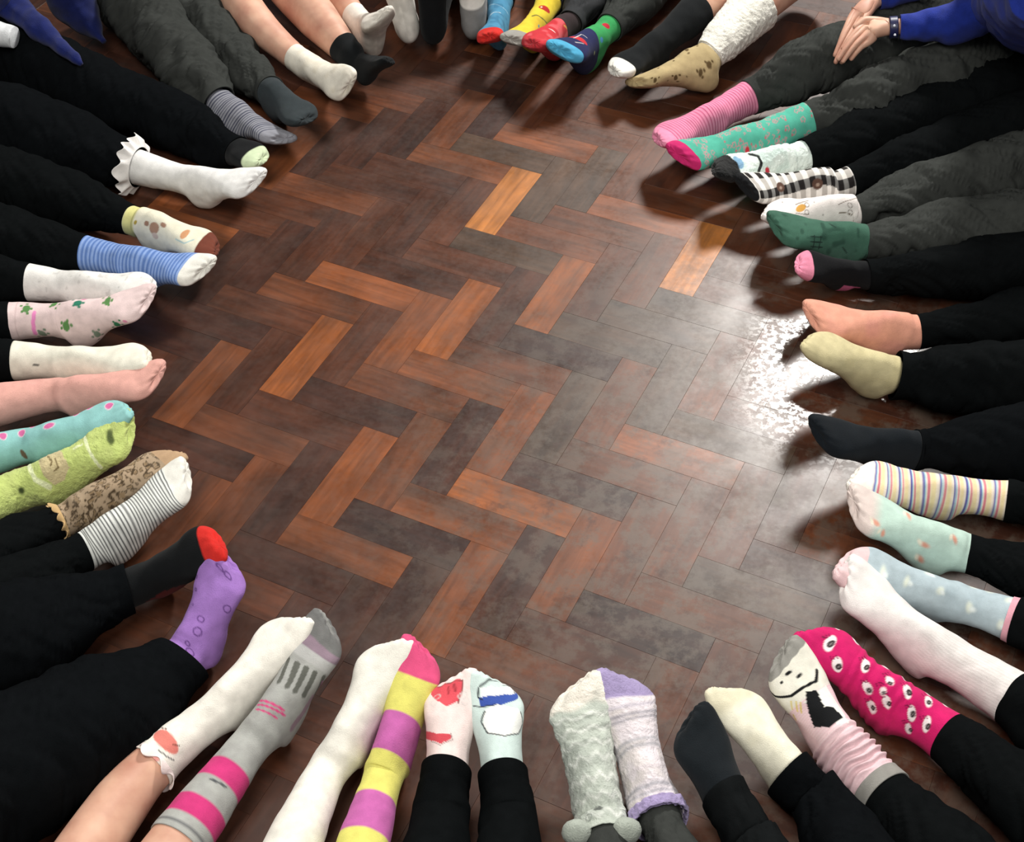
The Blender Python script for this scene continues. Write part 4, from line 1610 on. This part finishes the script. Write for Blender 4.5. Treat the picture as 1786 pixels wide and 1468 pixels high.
# --- 21 ----------------------------------------------------------------------------------------
def frill(lg, so, org, vend):
    nseg, nr = 150, 9
    k0 = np.searchsorted(lg.v, vend)
    m = lg.mid[k0]
    t = nrm(lg.mid[k0] - lg.mid[k0 - 4])
    fr, xv = lg.fr[k0] - m, lg.xv[k0]
    V, C_ = [], []
    for i in range(nr):
        f = i / (nr - 1)
        for j in range(nseg):
            a = 2 * math.pi * j / nseg
            r = fr * math.cos(a) + xv * math.sin(a)
            rn = nrm(r)
            wv = math.sin(a * 13 + 1.5 * math.sin(a * 3)) * .0065 * f
            p = m + r * 1.04 + rn * (.004 + .021 * f) + t * (-.004 + .018 * f + wv) + rn * .004 * f * math.sin(a * 7)
            V.append(p)
    V = np.array(V).reshape(nr, nseg, 3)
    V2 = np.concatenate([V, V[::-1] + t * .0014])
    V2[..., 2] = np.maximum(V2[..., 2], .0015)
    build_sheet('sock_frill', V2, M_KNIT, so, np.tile(lin('f2efec'), (2 * nr, nseg, 1)), org, label='white lace frill')


ch21, out21, base21 = child('child in blue jumper, white frilled sock and black sock with pale green toe', [
    (dict(T=(462, 274), zT=.10, K=[(330, 225, .06), (100, 130, .10), (-80, 60, .11)], side='L', wf=1.0, dmax=.7), (412, 262),
     dict(base='0f1113', label='black sock', caps=[('toe_cap', 0, .040, 'pale green toe')],
          paint=lambda c: c.paint(1 - sstep(.038, .04, c.v), 'c9d8b4')), TR(col='0d0f11', seed=31, d0=.003, d1=.03)),
    (dict(T=(450, 312), zT=None, A=(345, 318, .060), K=[(245, 292, .065), (40, 230, .10), (-120, 190, .12)], side='R', hi=True, wf=1.0, near=True, dmax=.7), (240, 290),
     dict(base='e9e8e6', paint=lambda c: (c.dirt(.3, 'a8a29a')), label='white sock with lace frill', trim=frill, extra=0), TR(col='0d0f11', seed=32, d0=.006, d1=.04, grow=.2))])


# --- 22 ----------------------------------------------------------------------------------------
def p_teddy(c):
    c.bandp((213, 380), (232, 385), 'd6d28e', .004)
    B_ = '9c7a66'
    c.ell(268, 398, .013, .010, 'a5836e', 10)
    c.ell(256, 390, .006, .006, B_)
    c.ell(284, 392, .006, .006, B_)
    c.ell(270, 412, .006, .007, 'c7b4a6')
    c.ell(322, 408, .011, .009, 'cf9a70', 10)
    c.line([(306, 416), (322, 424), (338, 418)], .003, 'a9c4c4')
    c.ell(236, 388, .005, .005, 'b09a48')
    c.line([(343, 433), (364, 416)], .003, '4a4038')
    c.paint(1 - sstep(.040, .043, c.v), '6e3a2c')


def p_bluestripe(c):
    v1 = c.loc(318, 460)[1]
    c.stripes(v1, .5, .0095, '5a7ab6', duty=.5, soft=.15)


child('black trousers, cream teddy sock with brown toe, blue striped sock with white toe', [
    (dict(T=(384, 432), zT=.07, K=[(225, 382, .06), (-60, 290, .09)], side='L', hi=True, wf=.98), (226, 386),
     dict(base='e3dfca', paint=p_teddy, label='cream sock with teddy bears', caps=[('toe_cap', 0, .041, 'brown toe')]), TR(seed=33, d0=.002, d1=.02)),
    (dict(T=(362, 466), zT=.10, K=[(150, 442, .06), (-80, 400, .09)], side='R', hi=True, wf=1.04), (148, 442),
     dict(base='8aa4d6', paint=p_bluestripe, label='light and mid blue striped sock', caps=[('toe_cap', 0, .046, 'white toe')]), TR(seed=34, d0=.002, d1=.02))])


# --- 23 ----------------------------------------------------------------------------------------
def p_fleck(c):
    c.mottle(120, .55, .8, 'b8b6b2', a=.5)
    c.mottle(40, .2, .8, 'd2cfca', a=.4)


def p_cactus(c):
    G_ = '5c8a50'
    for (x, y, col) in ((45, 538, G_), (95, 530, G_), (135, 528, '2f7a62'), (187, 524, G_), (205, 566, '2f7a52'), (115, 568, G_), (75, 582, '7a8a78'), (170, 583, '7a8a78')):
        c.ell(x, y, .009, .008, col)
        for k in range(5):
            c.ell(x + 9 * math.cos(k * 1.26), y + 8 * math.sin(k * 1.26), .003, .003, col)
    for (x, y) in ((147, 522), (218, 560)):
        c.ell(x, y, .005, .005, 'd68aa8')
    c.line([(60, 545), (62, 582)], .008, 'e68ac0')
    c.line([(32, 525), (34, 588)], .002, 'cdb4b4')
    c.line([(104, 528), (108, 586)], .0015, 'd2bcbc')


child('black trousers with a flecked white sock and a pale pink sock with green cacti', [
    (dict(T=(272, 492), zT=.115, K=[(55, 492, .06), (-120, 480, .09)], side='L', hi=True, wf=1.02), (52, 488),
     dict(base='e8e6e2', paint=p_fleck, label='flecked white sock'), TR(seed=35, d0=.002, d1=.02)),
    (dict(T=(262, 516), zT=.125, K=[(20, 560, .06), (-160, 580, .09)], side='R', hi=True, wf=1.04), (20, 558),
     dict(base='e2cccb', paint=p_cactus, label='pale pink sock with cacti'), TR(seed=36, d0=.001, d1=.02))])


# --- 24 ----------------------------------------------------------------------------------------
child('black trousers with a plain cream sock and a long plain pink sock', [
    (dict(T=(264, 616), zT=.12, K=[(30, 628, .06), (-160, 630, .09)], side='L', wf=1.04), (26, 628),
     dict(base='e8e5d6', paint=lambda c: (c.dirt(.3), c.line([(60, 636), (68, 638)], .003, '4a4a46')), label='plain cream sock'), TR(seed=37, d0=.002, d1=.02)),
    (dict(T=(280, 650), zT=.12, K=[(60, 692, .06), (-160, 740, .09)], side='R', wf=1.0), (-60, 716),
     dict(base='dda79c', paint=lambda c: c.mottle(30, 0, .8, 'cf9690', a=.35), label='long plain pink sock'), TR(seed=38, d0=.002, d1=.02))])


# --- 25 ----------------------------------------------------------------------------------------
def p_melon(c):
    for (x, y, r) in ((155, 702, 30), (190, 706, 70), (132, 720, 0), (84, 742, 70), (38, 754, 0), (58, 740, 30), (5, 760, 0)):
        c.ell(x, y, .0105, .0085, 'ead0da', r)
        c.ell(x, y, .009, .007, 'cf6a9e', r)
    c.ell(42, 792, .010, .005, '6a5a4a', -20)


def p_greenface(c):
    c.mottle(40, 0, .8, 'a8b070', a=.4)
    c.line([(143, 757), (158, 790), (176, 815)], .007, 'dfe6b8')
    c.line([(143, 775), (128, 782)], .004, 'dfe6b8')
    c.line([(50, 808), (62, 835), (88, 850)], .009, 'dfe6b8')
    c.poly([(68, 800), (105, 782), (122, 815), (112, 838), (92, 845), (75, 830)], 'c6b88e')
    c.line([(84, 795), (90, 805), (88, 812)], .003, '7a6a48')
    c.line([(96, 800), (102, 815), (94, 822)], .003, '7a6a48')
    c.ell(192, 764, .009, .008, '4e5a30', soft=.003)
    c.ell(188, 724, .006, .004, '6a7440', soft=.003)
    c.ell(37, 856, .006, .006, '3e4a28', soft=.003)


child('legs in a long aqua melon sock and a long fluffy lime green sock', [
    (dict(T=(228, 704), zT=.135, K=[(10, 785, .06), (-160, 840, .09)], side='L', hi=True, wf=1.05), None,
     dict(base='8fc4c2', paint=p_melon, label='long aqua sock with pink melon slices'), NONE),
    (dict(T=(232, 738), zT=.13, K=[(10, 865, .06), (-160, 960, .09)], side='R', hi=True, wf=1.08), None,
     dict(base='bccb78', paint=p_greenface, fuzz=.0011, delta=lambda v: .002 + 0 * v, label='long fluffy lime green sock'), NONE)])


# --- 26 ----------------------------------------------------------------------------------------
def p_leopard(c):
    q = np.stack([c.u * 150, c.v * 150, 0 * c.u], -1)
    w = vnoise(q, 7) + .45 * vnoise(q * 1.9, 8)
    c.paint(sstep(-.1, .15, w) * (1 - sstep(.38, .55, w)), '4a3c2c')
    c.paint(sstep(.5, .65, w), '8a7458')
    c.mottle(25, -.3, .8, 'b5a490', a=.2)


def p_bw(c):
    v1 = c.loc(297, 838)[1]
    c.stripes(v1, c.loc(150, 950)[1], .0066, '23262a', duty=.34, soft=.14)


child('black trousers, leopard-print sock with tan toe, black and white striped sock', [
    (dict(T=(314, 780), zT=.11, K=[(100, 912, .06), (-100, 1010, .09)], side='L', hi=True, wf=.92), (102, 912),
     dict(base='a8937a', paint=p_leopard, label='leopard-print sock', caps=[('toe_cap', 0, .038, 'tan toe')],
          trim=lambda lg, so, o, v: scallop(lg, so, o, v, col='c9a877', amp=.004, n=11, w=.010, label='tan scalloped cuff')), TR(seed=39, d0=.001, d1=.02)),
    (dict(T=(332, 818), zT=.12, K=[(150, 960, .06), (-60, 1080, .09)], side='R', hi=True, wf=1.05), (148, 962),
     dict(base='e6e8e4', paint=p_bw, label='white sock with thin black stripes', caps=[('toe_cap', 0, .040, 'white toe')]), TR(seed=40, d0=.001, d1=.02))])


# --- 27 ----------------------------------------------------------------------------------------
def p_rings(c):
    for (x, y, a) in ((385, 989, .005), (398, 1003, .007), (343, 1006, .004), (397, 1061, .009), (350, 1078, .0075), (345, 1102, .009), (326, 1122, .006), (332, 1137, .0085), (408, 1101, .006), (341, 1028, .004), (336, 1054, .003)):
        c.ell(x, y, a, a * .75, '5c3a78', 20, ring=.0018)
    c.mottle(40, 0, .8, '9068b0', a=.3)


def p_redcaps(c):
    c.paint(1 - sstep(.034, .036, c.v), 'd0301f')
    c.paint(((c.v > .12) & (c.v < .2) & (np.abs(c.u) > .055)).astype(float), '6a1c1a')


child('black trousers with a purple sock with dark rings and a black sock with red toe', [
    (dict(T=(383, 940), zT=None, A=(262, 1008, .060), K=[(150, 1060, .065), (-60, 1150, .10)], side='L', wf=1.05, L=.20), (225, 1022),
     dict(base='0e1012', paint=p_redcaps, label='black sock with red heel', caps=[('toe_cap', 0, .035, 'red toe')]), TR(col='0d0f11', seed=41, d0=.01, d1=.045, grow=.2)),
    (dict(T=(398, 968), zT=.150, A=(335, 1130, .06), K=[(220, 1230, .065), (20, 1340, .10)], side='R', hi=True, wf=1.28), (318, 1146),
     dict(base='9c74bc', paint=p_rings, label='purple sock with dark rings'), TR(col='0d0f11', seed=42, d0=.012, d1=.05, grow=.15))])


# ------------------------------------------------------------------ jumpers and hands
BLUE = '1d2f86'
# child 13: torso, two sleeves, two hands resting between the thighs, wrist band
tube('jumper', [(1822, 22, .03), (1822, 14, .16), (1826, 0, .32), (1826, -10, .44), (1822, -10, .50)], [.115, .130, .13, .11, .06], M_JUMPER, ch13, base13, BLUE, flat=.8, folds=.008, seed=3, label='royal blue jumper')
tube('sleeve', [(1570, 46, .225), (1650, 42, .235), (1730, 12, .28), (1770, -30, .40)], [.026, .038, .048, .05], M_JUMPER, ch13, base13, BLUE, folds=.006, seed=5, label='royal blue sleeve')
tube('sleeve', [(1530, -4, .22), (1600, -30, .24), (1690, -60, .30), (1740, -80, .40)], [.026, .036, .046, .05], M_JUMPER, ch13, base13, BLUE, folds=.006, seed=6, label='royal blue sleeve')
hand(ch13, base13, [(1592, 45, .225), (1560, 47, .222)], (1532, 50, .218),
     [(1513, 38, .218), (1508, 50, .214), (1510, 62, .208), (1516, 72, .200)],
     [(1468, 88, .19), (1460, 106, .178), (1468, 110, .172), (1482, 106, .168)],
     [(1530, 36, .222), (1508, 34, .226), (1488, 50, .215)], .008, 'right hand laid over the other')
hand(ch13, base13, [(1550, -14, .222), (1528, -4, .22)], (1507, 14, .216),
     [(1490, 20, .214), (1488, 32, .208), (1492, 42, .200), (1500, 48, .192)],
     [(1462, 82, .178), (1455, 100, .166), (1456, 112, .158), (1466, 112, .152)],
     [(1512, 26, .212), (1500, 40, .205), (1490, 60, .196)], .006, 'left hand underneath')
wb = tube('wrist_band', [(1551, 48, .221), (1566, 47, .223)], [.0225, .0225], plain('navy_band', '1b1f4a', .4), ch13, base13, '1b1f4a', folds=0, step=.002, nc=24, hollow0=False, label='navy wrist band with pale studs')
for k, (x, y) in enumerate(((1558, 34), (1560, 44), (1561, 60))):
    c0 = at(x, y, .238)
    n = 8
    v = [c0 + np.array([math.cos(a) * .0028, math.sin(a) * .0028, -.002]) for a in np.arange(n) / n * 2 * math.pi]
    v += [c0 + np.array([math.cos(a) * .0018, math.sin(a) * .0018, .001]) for a in np.arange(n) / n * 2 * math.pi]
    f = [tuple(range(n, 2 * n))] + [(i, (i + 1) % n, n + (i + 1) % n, n + i) for i in range(n)]
    link_mesh('stud', v, f, plain('pale_stud', 'd8dce6', .3), wb, origin=base13)

# child 21: blue jumper sleeve along the thigh, white shirt hem
tube('jumper_hem', [(142, 112, .175), (120, 92, .185), (70, 50, .20), (10, 2, .23), (-50, -50, .34)], [.004, .012, .026, .034, .05], M_JUMPER, ch21, base21, '141f5a', hollow0=False, folds=.006, seed=8, label='royal blue jumper edge')
tube('shirt_cuff', [(26, 66, .20), (0, 60, .205), (-30, 52, .21)], [.022, .026, .028], M_JUMPER, ch21, base21, 'e9ecef', folds=.002, seed=9, hollow0=False, label='white shirt cuff')

# child 20: blue jumper hem beside the far leg
tube('jumper_hem', [(182, 72, .05), (165, 52, .06), (140, 20, .09), (115, -20, .14), (90, -80, .22)], [.006, .025, .05, .055, .055], M_JUMPER, ch20, base20, '111a4c', hollow0=False, folds=.006, seed=11, label='royal blue jumper edge')
